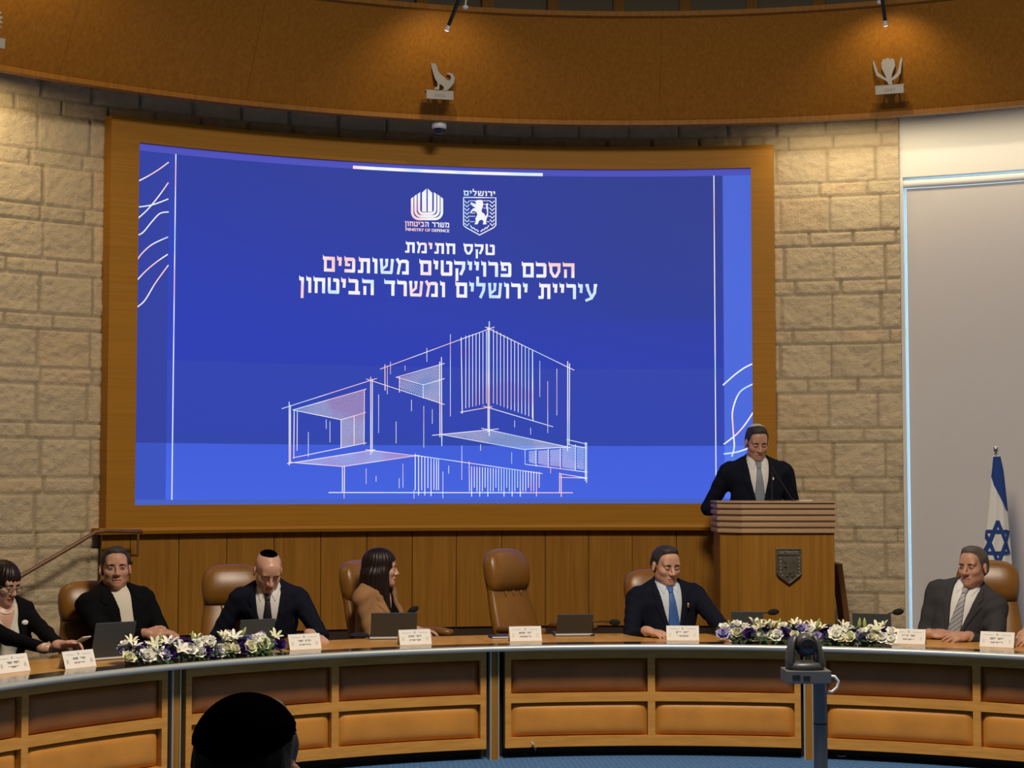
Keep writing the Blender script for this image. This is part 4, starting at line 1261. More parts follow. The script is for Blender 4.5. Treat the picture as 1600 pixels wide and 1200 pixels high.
def hand_prims(v, w, d, n, side, curl=.35, spread=1.0, sc=1.0):
    """w wrist, d finger direction, n back-of-hand normal, side +1: thumb towards n x d"""
    w = np.array(w, float); d = np.array(d, float); d /= np.linalg.norm(d); n = np.array(n, float); n -= d * (n @ d); n /= np.linalg.norm(n)
    t = np.cross(n, d) * side; M = np.stack([d, t, n], 1)
    g = lambda a, b, c: w + M @ (np.array([a, b, c]) * sc)
    v.cone(g(-.02, 0, 0), g(.02, 0, 0), .027 * sc, .026 * sc, .02)
    v.ell(g(.052, 0, 0), np.array([.050, .042, .017]) * sc, .012, M)
    for k, (b, L, a0) in enumerate(((.030, .072, .086), (.010, .080, .092), (-.011, .074, .090), (-.030, .058, .082))):
        c1 = curl * (.7 + .12 * k); p0 = g(a0 - .01, b, .002)
        a = L * .45; p1 = g(a0 + a * math.cos(c1), b * (1 + .12 * spread), -a * math.sin(c1))
        c2 = c1 + curl * 1.1; q = L * .32
        p2 = g(a0 + a * math.cos(c1) + q * math.cos(c2), b * (1 + .2 * spread), -a * math.sin(c1) - q * math.sin(c2))
        c3 = c2 + curl * .6; q3 = L * .23
        p3 = g(a0 + a * math.cos(c1) + q * math.cos(c2) + q3 * math.cos(c3), b * (1 + .22 * spread), -a * math.sin(c1) - q * math.sin(c2) - q3 * math.sin(c3))
        v.cone(p0, p1, .0105 * sc, .0095 * sc, .004); v.cone(p1, p2, .0095 * sc, .0085 * sc, .003); v.cone(p2, p3, .0085 * sc, .0075 * sc, .003)
    p0, p1, p2, p3 = g(.022, .026, -.006), g(.050, .050, -.014), g(.076, .058, -.020), g(.098, .056, -.026)
    v.cone(p0, p1, .016 * sc, .0125 * sc, .01); v.cone(p1, p2, .0115 * sc, .0105 * sc, .004); v.cone(p2, p3, .0105 * sc, .008 * sc, .003)


def ik(S, Wp, l1, l2, pole):
    S, Wp, pole = np.array(S, float), np.array(Wp, float), np.array(pole, float)
    d = Wp - S; L = np.linalg.norm(d)
    if L > (l1 + l2) * .995: k = L / (l1 + l2) * 1.005; l1 *= k; l2 *= k
    u = d / L; a = (l1 * l1 - l2 * l2 + L * L) / (2 * L); h = math.sqrt(max(l1 * l1 - a * a, 1e-6))
    p = pole - u * (pole @ u); p /= np.linalg.norm(p)
    return S + u * a + p * h


def person(label, uv, Y, body=0., head=0., pitch=0., hroll=0., lean=0., roll=0., hp=(0, -.025, .70), hsc=1.0, wide=1.0, nose=1.0, build=1.0,
           right=None, left=None, skin='skin', top='suit_navy', shirt='shirt_white', tie=None, hair=None, hair_mat='hair_black', style='suit', stand=None,
           eyes='open', brow='hair_black', vdepth=.24, female=False, lap=True, kippah=None, glasses=False, legs=True, extra=None, hair_shift=0.0, lips='lips'):
    """uv: head centre (eye level) in px at depth Y; angles in degrees; right/left: dict(px=(u,v,z-or-Y)...)"""
    body, head, pitch, hroll, lean, roll = [R_(a) for a in (body, head, pitch, hroll, lean, roll)]
    Wd = np.array(at(uv[0], uv[1], Y)); base_z = .35 if stand else 0.0
    RT_ = ry(roll) @ rx(lean); hp = np.array(hp)
    hl = RT_ @ hp; rb = rzz(body)
    rootxy = Wd - rb @ hl; zp = rootxy[2] - base_z
    root = thing('person', label, 'person', (rootxy[0], rootxy[1], base_z), body)
    T = Frame(RT_, (0, 0, zp)); Hf = Frame(rzz(head - body) @ rx(pitch) @ ry(hroll), T(hp))
    loc = lambda w: rb.T @ (np.array(w, float) - np.array([rootxy[0], rootxy[1], base_z]))
    b = build; sw = .185 * b * (.90 if female else 1)
    SH = {-1: T((-sw, .012, .492)), 1: T((sw, .012, .492))}
    ARM = {}
    for s, spec in ((-1, right), (1, left)):
        if spec is None: spec = dict(w=T((s * (sw + .03), -.16, .12)), d=(0, -1, -.2), n=(0, -.2, 1))
        w = loc(spec['W']) if 'W' in spec else np.array(spec['w'], float)
        pole = np.array(spec.get('pole', (s * .6, .5, -.7)), float)
        e = ik(SH[s], w, .285 * b ** .5, .255 * b ** .5, pole)
        d = np.array(rb.T @ np.array(spec['D'], float)) if 'D' in spec else np.array(spec.get('d', w - e), float)
        n = np.array(rb.T @ np.array(spec['N'], float)) if 'N' in spec else np.array(spec.get('n', (0, 0, 1)), float)
        ARM[s] = (e, w, d, n, spec.get('curl', .35), spec.get('hand', True))
    pts = [Hf((0, 0, 0))] + [x for s in (-1, 1) for x in (SH[s], ARM[s][0], ARM[s][1])]
    lo = np.min(pts, 0) - [.20, .22, .12]; hi = np.max(pts, 0) + [.20, .20, .20]
    lo = np.minimum(lo, [-.26, -.30, zp - .1]); hi = np.maximum(hi, [.26, .24, zp + .3])
    llo = lo.copy(); lhi = hi.copy()
    if legs: llo = np.minimum(lo, [-.26, -.68 if not stand else -.34, -.005])

    def torso(v, o, k=.03):
        w_ = .90 if female else 1.0
        v.ell(T((0, .002, .41)), ((.158 + o) * b * w_, (.112 + o) * b, .175 + o), k, RT_)
        v.ell(T((0, -.008, .22)), ((.150 + o) * b * w_, (.118 + o) * b, .19 + o), .06, RT_)
        v.ell(T((0, .010, .09)), ((.170 + o) * b, (.125 + o) * b, .12 + o), .05, RT_)
        v.cone(T((-sw + .030, .012, .494)), T((sw - .030, .012, .494)), .058 + o, .058 + o, .05)
        if female: 
            for s in (-1, 1): v.ell(T((s * .072, -.085, .375)), (.062 + o, .052 + o, .062 + o), .04, RT_)
    def traps(v, o):
        for s in (-1, 1): v.cone(T((s * .045, .030, .575)), T((s * .140 * b, .015, .520)), .044 + o, .044 + o, .04)

    # ---- the body: head, neck, trunk, arms, hands, legs as one surface
    v = Vol(llo, lhi, .0046)
    torso(v, 0); traps(v, -.006)
    nk0 = T((0, .022, .535)); nk1 = Hf((0, .022 * hsc, -.060 * hsc)); nr = .050 if female else .058 * b ** .4
    v.cone(nk0, nk1, nr + .004, nr - .002, .03)
    head_prims(v, None, Hf, hsc, wide, nose)
    for s in (-1, 1):
        e, w, d, n, cu, hs = ARM[s]
        v.cone(SH[s], e, .048 * b, .037, .03); v.cone(e, w, .037, .025, .02)
        if hs: hand_prims(v, w, d, n, -s, cu, sc=.92 if female else 1.0)
    LEG = {}
    if legs:
        for s in (-1, 1):
            h0 = T((s * .09, 0, .075))
            kn, an = ((np.array([s * .13, -.43, max(zp + .05, .42)]), np.array([s * .13, -.40, .09])) if not stand else (np.array([s * .10, -.02, zp * .53]), np.array([s * .11, .02, .08])))
            LEG[s] = (h0, kn, an)
            v.cone(h0, kn, .080, .055, .03); v.cone(kn, an, .054, .036, .02); v.cone(an - [0, 0, .03], an + [0, -.13, -.055], .036, .028, .02)
    V, F = v.mesh(); q = Hf.inv(V[F].mean(1)) / hsc
    lipm = (np.abs(q[:, 0]) < .023 - .10 * np.abs(q[:, 2] + .071)) & (q[:, 1] < -.078) & (q[:, 2] > -.083) & (q[:, 2] < -.060)
    vol_obj('body', V, F, [skin, lips], root, lipm.astype(int)); del v

    # ---- eyes and brows
    hM = Matrix([[*Hf.R[i], Hf.t[i]] for i in range(3)] + [[0, 0, 0, 1]])
    S3 = lambda p: (p[0] * hsc * wide, p[1] * hsc, p[2] * hsc)
    for s in (-1, 1):
        if eyes == 'open':
            m_ = MB(); m_.ball(S3((s * .031, -.0848, -.0005)), S3((.0120, .0055, .0040)), 14, 8, hM)
            m_.cur = 1; m_.ball(S3((s * .031, -.0875, -.0003)), S3((.0055, .0035, .0040)), 10, 6, hM)
            m_.build('eye', ['eye_white', 'eye_dark'], root, smooth='all')
        m_ = MB(); zz = .0055 if eyes == 'open' else -.0045; yy = -.0895 if eyes == 'open' else -.0890
        m_.tube([S3((s * (.019 + .006 * k), yy + .0014 * abs(k - 1.5) ** 1.6, zz - (.0012 * abs(k - 1.8) ** 1.5) * (1 if eyes == 'open' else -1))) for k in range(5)], .0016, 6, hM)
        m_.build('eyelid_line', 'eye_dark', root)
        m_ = MB(); m_.tube([S3((s * (.013 + .009 * k), -.0905 + .0034 * max(0, k - 1.6) ** 1.5, .0175 + .0025 * math.sin(k * .9))) for k in range(5)], [.003, .0042, .0042, .0034, .0016], 7, hM)
        m_.build('eyebrow', brow, root, smooth='all')

    # ---- hair
    HL, HH = Hf((0, 0, 0)) - [.16, .16, .16], Hf((0, 0, 0)) + [.16, .16, .16]
    if hair:
        long_ = hair in ('long', 'bob')
        if long_: HL = HL - [.03, .05, .34]; HH = HH + [.03, .05, 0]
        v = Vol(HL, HH, .0045); c = lambda p: Hf(S3(p)); r = lambda p_: S3(p_)
        o = {'buzz': .0025, 'short': .0065, 'bob': .016, 'long': .016}[hair]
        v.ell(c((0, .018, .036)), r((.076 + o, .097 + o, .084 + o)), .02, Hf.R)
        if not long_:
            v.ell(c((0, .040, -.010)), r((.070 + o, .070 + o, .070)), .03, Hf.R)
            if hair == 'short': v.ell(c((0, -.030, .098)), r((.050, .042, .026)), .03, Hf.R)
            hs = hair_shift
            side = [(-.14 + hs, .100 + hs * .4), (-.085 + hs, .080 + hs * .3), (-.058 + hs * .8, .058), (-.044 + hs * .6, .030), (-.030, .010), (-.024, -.010), (-.010, -.012), (-.006, .024), (.030, .028), (.044, -.006), (.055, -.060), (.25, -.060), (.25, .25), (-.14 + hs, .25)]
            sl, P = v.blk(v.lo - 1, v.lo + 9); q = Hf.inv(P) / hsc
            pdv = poly_d(q[..., 1], q[..., 2], side).astype(np.float32) * hsc
            v.D = v.D + np.clip(.0058 + pdv * .20, 0, .0058) * (o / .0065)          # thins out towards the hairline
            v.D += (.0016 * np.sin(q[..., 0] * 150 + 4 * np.sin(q[..., 1] * 50)) * np.sin(q[..., 1] * 90 + q[..., 2] * 60)).astype(np.float32) * (o / .0065)
            v.D = np.maximum(v.D, pdv)
        elif hair == 'bob':
            v.ell(c((0, .030, -.030)), r((.094, .086, .105)), .03, Hf.R)
            v.ell(c((0, .055, -.080)), r((.080, .060, .060)), .03, Hf.R)
            v.ell(c((0, -.125, -.065)), r((.074, .105, .110)), .008, Hf.R, 'c')
        else:
            v.ell(c((0, .035, -.040)), r((.092, .084, .13)), .03, Hf.R)
            dn = T.R @ np.array([0, 0, -1.])
            for a_, b_, r0, r1 in ((( .0, .060, -.05), (.0, .105, -.26), .080, .055), ((-.060, .020, -.04), (-.090, .01, -.28), .046, .026), ((-.058, -.010, -.02), (-.098, -.055, -.30), .034, .014), ((.060, .01, -.04), (.085, -.03, -.27), .042, .016), ((-.05, .06, -.05), (-.075, .075, -.27), .058, .036)):
                v.cone(c(a_), c(b_), r0, r1, .025)
            v.ell(c((.0, -.140, -.050)), r((.078, .100, .125)), .008, Hf.R, 'c')
        if hair_mat:
            # strands
            sl, P = v.blk(v.lo - 1, v.lo + 9); q = Hf.inv(P)
            if long_: v.D = v.D + (.0022 * np.sin(np.arctan2(q[..., 0], q[..., 1] - .02) * 26 + 2.0 * np.sin(q[..., 2] * 16))).astype(np.float32)
        V, F = v.mesh(); vol_obj('hair', V, F, hair_mat, root); del v
    if kippah:
        kr, kt, kc, mat_k = kippah    # opening angle (deg), tilt towards the back (deg), offset, material
        v = Vol(HL, HH, .0040 if kc < .02 else .005); c = lambda p: Hf(S3(p))
        v.ell(c((0, .018, .036)), S3((.076 + kc, .097 + kc, .084 + kc)), .02, Hf.R)
        sl, P = v.blk(v.lo - 1, v.lo + 9); q = Hf.inv(P) / hsc - np.array([0, .018, .036]); ax_ = np.array([0, math.sin(R_(kt)), math.cos(R_(kt))])
        v.D = np.maximum(v.D, (math.cos(R_(kr)) * .085 - q @ ax_).astype(np.float32))
        V, F = v.mesh(); vol_obj('kippah', V, F, mat_k, root); del v

    # ---- clothes
    def poly_cut(v, poly, fr, yl, op, k=.006, yy=None):
        xs_, zs_ = [p[0] for p in poly], [p[1] for p in poly]
        cs = np.array([fr((x, y, z)) for x in (min(xs_) - .015, max(xs_) + .015) for y in (-.36, yl + .02) for z in (min(zs_) - .015, max(zs_) + .015)])
        sl, P = v.blk(cs.min(0), cs.max(0))
        if sl is None: return
        q = fr.inv(P)
        d = np.maximum(poly_d(q[..., 0], q[..., 2], poly), q[..., 1] - yl).astype(np.float32)
        if op == 'keep':
            old = v.D[sl]; v.D = np.full(v.D.shape, .08, np.float32); v.D[sl] = np.maximum(old, d)
        else: v.D[sl] = np.maximum(v.D[sl], -d)
    clo, chi = lo - .02, hi + .02; clo[2] = max(clo[2], zp - .02)
    ck = .0056
    # shirt with its collar
    v = Vol(clo, chi, ck)
    torso(v, .008); traps(v, .0)
    if style in ('suit', 'speaker', 'shirt'):
        v.cone(T((0, .020, .545)), T((0, .012, .605)) * .6 + .4 * nk1, nr + .011, nr + .007, .015)
    else:
        v.cone(T((0, .022, .53)), T((0, .018, .575)), nr + .012, nr + .010, .02)
    if style == 'blouse':
        poly_cut(v, [(-.062, .70), (.062, .70), (.050, .52), (0, .40), (-.050, .52)], T, -.03, 'cut')
    shD = v.D.copy()
    V, F = v.mesh(); vol_obj('top' if female or style == 'tee' else 'shirt', V, F, shirt, root)
    if style in ('suit', 'speaker'):
        for s in (-1, 1):
            v.D = shD - .005; poly_cut(v, [(s * .004, .580), (s * .060, .628), (s * .075, .585), (s * .048, .512)], T, 0, 'keep'); V, F = v.mesh(); vol_obj('collar', V, F, shirt, root)
        if tie:
            v.D = shD - .010
            poly_cut(v, [(-.021, .572), (.021, .572), (.015, .530), (.040, .32), (.042, .17), (0, .12), (-.042, .17), (-.040, .32), (-.015, .530)], T, 0, 'keep')
            V, F = v.mesh(); vol_obj('tie', V, F, tie, root)
            v.D = shD - .0155; poly_cut(v, [(-.024, .578), (.024, .578), (.014, .528), (-.014, .528)], T, 0, 'keep'); V, F = v.mesh(); vol_obj('tie_knot', V, F, tie, root)
    # jacket
    v = Vol(clo, chi, ck)
    torso(v, .021); traps(v, .012)
    sl, P = v.blk(v.lo - 1, v.lo + 9); q = T.inv(P)
    v.D += (.0035 * np.sin(q[..., 2] * 55 + 9 * np.sin(q[..., 0] * 11) + q[..., 1] * 20) * np.sin(q[..., 0] * 17 + 1.3) ).astype(np.float32)
    full = v.D.copy()
    # collar stand, open at the front
    v.cone(T((0, .036, .560)), T((0, .034, .592)), nr + .020, nr + .018, .02)
    if style == 'tee':
        Vp = [(-.058, .66), (.058, .66), (.066, .585), (.050, .45), (.055, .20), (.08, 0.0), (.01, -.05), (-.022, .20), (-.036, .45), (-.062, .585)]
    elif style == 'blouse':
        Vp = [(-.066, .68), (.066, .68), (.082, .56), (.062, .35), (.055, .14), (.075, -.02), (-.075, -.02), (-.055, .14), (-.062, .35), (-.082, .56)]
    else:
        Vp = [(-.066, .68), (.066, .68), (.080, .575), (.064, .45), (.006, vdepth), (.018, .02), (.05, -.06), (-.05, -.06), (-.018, .02), (-.006, vdepth), (-.064, .45), (-.080, .575)]
    poly_cut(v, Vp, T, -.005, 'cut')
    sl, P = v.blk(v.lo - 1, v.lo + 9); q = T.inv(P)
    v.D = np.maximum(v.D, (np.hypot(q[..., 0], q[..., 1] + .008) * -1 + nr + .010).astype(np.float32) * (q[..., 2] > .575) - (q[..., 2] <= .575) * 9)
    trunk = v.D.copy()
    for s in (-1, 1):
        e, w, d, n, cu, hs = ARM[s]
        ww = e + (w - e) * .95; ax_ = np.array(e) - SH[s]
        g_ = .86 if female else 1.0
        v.cone(SH[s], e, .063 * b * g_, .050 * g_, .03); v.cone(e, np.array(w), .050 * g_, .037 * g_, .02)
        u_ = (np.array(w) - e); u_ = u_ / np.linalg.norm(u_); wc = np.array(w) - u_ * .012
        sl, P = v.blk(wc - .075, wc + .075)
        if sl is not None:                      # square end of the sleeve
            pl_ = (P - wc) @ u_; rr = np.linalg.norm(P - wc, axis=-1)
            v.D[sl] = np.where(rr < .07, np.maximum(v.D[sl], pl_), v.D[sl]).astype(np.float32)
    sl, P = v.blk(v.lo - 1, v.lo + 9); q = T.inv(P)
    v.D += (.0030 * np.sin(q[..., 2] * 62 + q[..., 1] * 40 + 5 * np.sin(q[..., 0] * 23)) * (np.abs(q[..., 0]) > .15) * .6).astype(np.float32)
    V, F = v.mesh(); jk = vol_obj('jacket', V, F, top, root)
    if lap:
        for s in (-1, 1):
            if style == 'tee':
                L = [(s * .060, .60), (s * .075, .52), (s * .105, .47), (s * .135, .50), (s * .115, .575)]
            else:
                zb = vdepth if style != 'blouse' else .16
                L = [(s * .076, .600), (s * .081, .572), (s * .065, .45), (s * (.008 if style != 'blouse' else .058), zb), (s * .070, .33), (s * .128, .470), (s * .103, .478), (s * .122, .512), (s * .110, .575)]
            v.D = full - .006; poly_cut(v, L, T, .0, 'keep'); V, F = v.mesh()
            if len(V): vol_obj('lapel', V, F, top, jk)
    del v, full, shD
    for s in (-1, 1):                       # shirt cuffs
        e, w, d, n, cu, hs = ARM[s]
        if style in ('suit', 'speaker') and hs:
            m_ = MB(); m_.tube([e + (w - e) * .88, e + (w - e) * 1.005], [.0330, .0325], 16); m_.build('cuff', shirt, root, smooth=True)
    if legs:
        v = Vol(llo - .03, [.30, .28, zp + .24], .011)
        v.ell(T((0, .010, .09)), (.185 * b, .140 * b, .14), .05, RT_)
        for s in (-1, 1):
            h0, kn, an = LEG[s]
            v.cone(h0, kn, .096, .070, .03); v.cone(kn, an + [0, 0, .02], .068, .056, .02)
        V, F = v.mesh(); vol_obj('trousers', V, F, top if top != 'blazer_camel' else 'suit_black', root)
        for s in (-1, 1):
            an = LEG[s][2]; m_ = MB(); m_.loft([[(an[0] + hx * math.cos(2 * PI * k / 16), an[1] - .045 + hy * math.sin(2 * PI * k / 16), z) for k in range(16)] for z, hx, hy in ((0.001, .042, .125), (.03, .046, .130), (.06, .042, .110), (.085, .040, .06))])
            m_.build('shoe', 'black_plastic', root, smooth=True)
    if glasses:
        m_ = MB()
        for s in (-1, 1):
            m_.tube([S3((s * .032 + .021 * math.cos(2 * PI * k / 20), -.104 + .10 * max(0, abs(s * .032 + .021 * math.cos(2 * PI * k / 20)) - .02) ** 1.5, -.004 + .017 * math.sin(2 * PI * k / 20))) for k in range(21)], .0022, 6, hM)
            m_.tube([S3((s * .053, -.099, .003)), S3((s * .074, -.06, .005)), S3((s * .083, .012, .006))], .002, 6, hM)
        m_.tube([S3((-.011, -.104, 0)), S3((0, -.107, .004)), S3((.011, -.104, 0))], .0018, 6, hM)
        m_.build('glasses', 'grey_metal', root, smooth='all')
    return dict(root=root, T=T, H=Hf, ARM=ARM, loc=loc, rb=rb, zp=zp)


def lapel_pin(p, x, z, mat, r=.010):
    T = p['T']; V = None
    m_ = MB(); y = -.150
    m_.ball(T((x, y, z)), (r * .55, .004, r), 10, 6); m_.build('lapel_pin', mat, p['root'], smooth='all')


def on_table(u, v, dz=.03): return atz(u, v, TZ + dz)


DOWN = dict(N=(0, -.1, 1))
# far left: woman in black, looking down at her phone
pw = person('woman with a dark bob and glasses in a black blazer, looking down at a phone', (6, 912), 9.95, body=38, head=58, pitch=16, lean=6, hp=(0, -.02, .685), wide=.96, nose=.96, build=.96,
            right=dict(W=on_table(70, 1013, .035), D=(1, .25, .1), N=(-.2, -.75, .6), curl=.55, pole=(-.5, -.1, -.9)),
            left=dict(W=on_table(92, 1008, .055), D=(.95, .3, .1), N=(.1, .5, .85), curl=.6, pole=(.7, .2, -.7)),
            skin='skin_pale', top='suit_black', shirt='tee_cream', style='blouse', hair='bob', hair_mat='hair_brown', female=True, glasses=True, eyes='down', lips='lips_red')
# necklace, bracelet, brooch
m_ = MB(); T_ = pw['T']
for k in range(22):
    a = PI * (-.5 + (k + .5) / 22) ; m_.ball(T_((.062 * math.sin(a) * 1.0, -.012 - .072 * math.cos(a), .575 - .055 * math.cos(a))), .0062, 8, 6)
m_.build('necklace', 'pearl', pw['root'], smooth='all')
e_, w_ = pw['ARM'][-1][:2]; e_, w_ = np.array(e_), np.array(w_); d_ = (w_ - e_) / np.linalg.norm(w_ - e_)
m_ = MB(); m_.tube([w_ - d_ * .002, w_ + d_ * .006], .0315, 18); m_.build('wristband', 'white_card', pw['root'], smooth=True)
m_ = MB(); m_.ball(T_((.098, -.128, .47)), (.022, .008, .016), 10, 6); m_.build('brooch', 'white_card', pw['root'], smooth='all')
pc = Vector(pw['rb'] @ ((np.array(pw['ARM'][-1][1]) + np.array(pw['ARM'][1][1])) / 2)) + pw['root'].location
ph = at(123, 1003, pc.y + .02)
phn = thing('phone', 'slim pale phone held by the woman with the dark bob', 'phone', ph)
m_ = MB(); Mph = Matrix.Rotation(R_(-25), 4, 'Z') @ Matrix.Rotation(R_(-28), 4, 'Y')
m_.box((0, 0, 0), (.135, .072, .008), Mph); m_.build('case', 'light_grey', phn, bevel=.003)
m_ = MB(); m_.box((0, 0, .0045), (.125, .064, .001), Mph); m_.build('screen', 'table_glass', phn)

pm = person('man with short dark hair in an open black jacket over a cream tee', (180, 888), 10.45, body=36, head=20, pitch=-3, lean=-8, roll=-3, hp=(.0, -.03, .70), hsc=1.06, wide=1.05, build=1.03,
            right=dict(W=at(228, 990, 10.18), D=(1, -.1, -.05), N=(-.1, -.8, .5), curl=.5, pole=(-.45, .2, -.9)),
            left=dict(W=at(250, 986, 10.25), D=(.9, -.4, -.15), N=(0, 0, 1), curl=.4, pole=(.6, .4, -.8)),
            skin='skin_tan', top='suit_black', shirt='tee_cream', style='tee', hair='short', hair_mat='hair_grey', brow='hair_brown')

person('bald man wearing a black kippah and a navy suit, looking down', (419, 892), 10.72, body=4, head=22, pitch=32, lean=15, hp=(0, -.035, .70), hsc=1.03, wide=1.02, build=1.04,
       right=dict(W=on_table(356, 992, .03), D=(.3, -1, -.05), N=(0, -.1, 1), pole=(-.5, .2, -.8)),
       left=dict(W=on_table(485, 991, .045), D=(.8, -.55, -.30), N=(.1, -.25, 1), curl=.30, pole=(.6, .3, -.8)),
       skin='skin_pale', top='suit_navy', tie='tie_black', eyes='down', brow='hair_brown', kippah=(42, 16, .0035, 'kippah_black'))

person('woman with long dark brown hair in a camel blazer, turned in profile to the right', (596, 888), 11.15, body=62, head=96, pitch=1, lean=4, hp=(0, -.02, .69), wide=.95, nose=.98, build=.95,
       right=dict(W=at(640, 988, 11.0), D=(1, -.1, 0), N=(0, -.3, 1), pole=(-.3, .5, -.8)), left=dict(W=at(650, 985, 11.2), D=(1, 0, 0), N=(0, 0, 1)),
       skin='skin_pale', top='blazer_camel', shirt='suit_black', style='blouse', hair='long', hair_mat='hair_brown', female=True, eyes='open', lips='lips_red')

pb = person('man wearing a bright blue tie, light blue shirt and black suit, eyes lowered', (1041, 884), 11.15, body=12, head=22, pitch=9, lean=-3, roll=-2, hp=(0, -.03, .70), hsc=1.04, wide=1.05, build=1.10,
       right=dict(W=on_table(1012, 986, .04), D=(.9, -.6, -.12), N=(-.05, -.2, 1), curl=.45, pole=(-.35, .5, -.9)),
       left=dict(W=on_table(1140, 990, .03), D=(.5, -.9, -.1), N=(0, -.1, 1), pole=(.5, .5, -.8)),
       skin='skin', top='suit_navy', shirt='shirt_blue', tie='tie_blue', eyes='down', hair='short', hair_mat='hair_grey', brow='hair_black', hair_shift=.022, vdepth=.16)
lapel_pin(pb, .098, .440, 'gold', .016)

person('man in a grey suit with a striped tie, hands folded on the table', (1520, 886), 10.75, body=-28, head=-42, pitch=0, lean=-5, roll=13, hp=(0, -.03, .70), hsc=1.05, wide=.97, nose=1.03, build=1.06,
       right=dict(W=on_table(1452, 990, .035), D=(1, -.35, .0), N=(-.2, -.5, .8), curl=.35, pole=(-.4, .4, -.9)),
       left=dict(W=on_table(1512, 994, .035), D=(-1, -.30, .0), N=(.2, -.5, .8), curl=.35, pole=(.45, .4, -.9)),
       skin='skin_tan', top='suit_grey', tie='tie_stripe', hair='short', hair_mat='hair_salt', brow='hair_grey', hair_shift=.004, vdepth=.14)

psp = person('man standing at the lectern in a dark navy suit and grey tie, reading', (1183, 692), 12.50, body=2, head=6, pitch=17, lean=2, hp=(0, -.03, .715), hsc=1.03, wide=1.0, build=1.14,
       right=dict(W=at(1133, 806, 12.36), D=(.15, -.5, -1), N=(-1, -.3, 0), pole=(-.5, 1, -.2)), left=dict(W=at(1228, 806, 12.36), D=(-.15, -.5, -1), N=(1, -.3, 0), pole=(.5, 1, -.2)),
       skin='skin_tan', top='suit_navy', tie='tie_grey', hair='short', hair_mat='hair_grey', eyes='down', stand=True, kippah=(40, 30, .0135, 'kippah_white'), vdepth=.20)
lapel_pin(psp, .096, .455, 'white_card', .011)

person('person in a dark suit cut off by the right edge, clasped hands on the table', (1730, 886), 10.3, body=-40, head=-30, lean=2, hp=(0, -.03, .70),
       right=dict(W=on_table(1606, 984, .06), D=(-.55, -.7, -.3), N=(-.2, -.3, 1), curl=.75, pole=(-.1, .6, -.7)), left=dict(W=on_table(1630, 1000, .04), D=(-1, -.1, 0), N=(.1, -.5, .8), curl=.5, pole=(.8, .2, -.6)),
       skin='skin', top='suit_navy', tie='tie_black', hair='short')

person('person in the front seen from behind, wearing a large black velvet kippah', (388, 1213), 2.74, body=180, head=176, pitch=4, hroll=0, lean=4, hp=(0, -.03, .72), hsc=1.0,
       right=dict(w=(-.22, -.22, .62), d=(.2, -1, 0), n=(0, 0, 1)), left=dict(w=(.22, -.22, .62), d=(-.2, -1, 0), n=(0, 0, 1)),
       skin='skin_tan', top='suit_black', hair='short', hair_mat='hair_black', kippah=(64, 22, .0135, 'kippah_black'), legs=True)
# the seat he sits on
ps = at(388, 1213, 2.74)
st = thing('audience_chair', 'dark audience seat under the foreground person with the velvet kippah', 'chair', (ps.x, ps.y, 0), PI)
m_ = MB(); m_.loft([hring(0, .02, z, a, b_) for z, a, b_ in ((.38, .20, .20), (.40, .225, .225), (.44, .225, .225), (.455, .19, .19))]); m_.build('seat', 'suit_black', st, smooth='all')
m_ = MB(); m_.loft([ring(z, y, hw, ht) for z, y, hw, ht in ((.42, .25, .20, .02), (.55, .27, .215, .025), (.75, .29, .21, .025), (.82, .295, .15, .015))]); m_.build('backrest', 'suit_black', st, smooth='all')
for sx_ in (-1, 1):
    for sy_ in (-1, 1):
        m_ = MB(); m_.tube([(sx_ * .18, .02 + sy_ * .17, 0), (sx_ * .17, .02 + sy_ * .16, .40)], .013, 8); m_.build('leg', 'grey_metal', st, smooth=True)

# ================================================================== THINGS ON THE TABLE
def facing(p):        # rotation that turns local -y towards the middle of the ring
    return -math.atan2(p[0] - CX, p[1] - CY)


def laptop(label, u, v, w, h, tilt, twist=0.0, d=.17, group='laptops on the council table'):
    """(u,v): middle of the hinge line; seen from behind, lid leaning by tilt towards the hall"""
    if v < 10:                      # distance from the chamber axis instead of a row
        p = Vector(cpt(v, cyl(u, 1000, v)[0], TZ))
    else: p = atz(u, v, TZ)
    rz = facing(p) + twist
    t = thing('laptop', label, 'laptop', (p.x, p.y, TZ + .0006), rz, group)
    m_ = MB(); m_.box((0, d / 2, .010), (w * 1.06, d, .016)); b = m_.build('base', 'laptop_shell', t, bevel=.004)
    m_ = MB(); m_.box((0, d / 2 + .01, .0186), (w * .9, d * .6, .001)); m_.build('keyboard', 'black_plastic', b)
    m_ = MB(); m_.box((0, -.0015, .010), (w * 1.04, .004, .011)); m_.build('rear_strip', 'light_grey', b)
    M = Matrix.Translation((0, .004, .02)) @ Matrix.Rotation(tilt, 4, 'X')
    m_ = MB(); m_.box((0, 0, h / 2), (w, .008, h), M); l = m_.build('lid', 'laptop_shell', t, bevel=.003)
    m_ = MB(); m_.box((0, .0045, h / 2), (w * .94, .001, h * .9), M); m_.build('display', 'table_glass', l)
    return t


laptop('dark laptop between the woman with the phone and the man in the black jacket', 174, 1031, .245, .195, R_(16), R_(-6))
laptop('dark laptop behind the left flowers before the bald man', 399, 4.16, .225, .160, R_(14))
laptop('dark laptop before the woman in the camel blazer, beside her name card', 615, 999, .285, .165, R_(26), R_(-14))
laptop('dark laptop before the empty tan leather chair', 897, 994, .228, .142, R_(30))
laptop('dark laptop behind the left half of the flowers in front of the lectern', 1168, 4.18, .20, .150, R_(12))
laptop('dark laptop behind the right end of the flowers, beside the stone pier', 1363, 4.18, .235, .152, R_(12))


def table_mic(label, pts, hr=.037):
    t = gooseneck('table_microphone', label, pts, 0, hr, 'gooseneck microphones on the table')
    return t


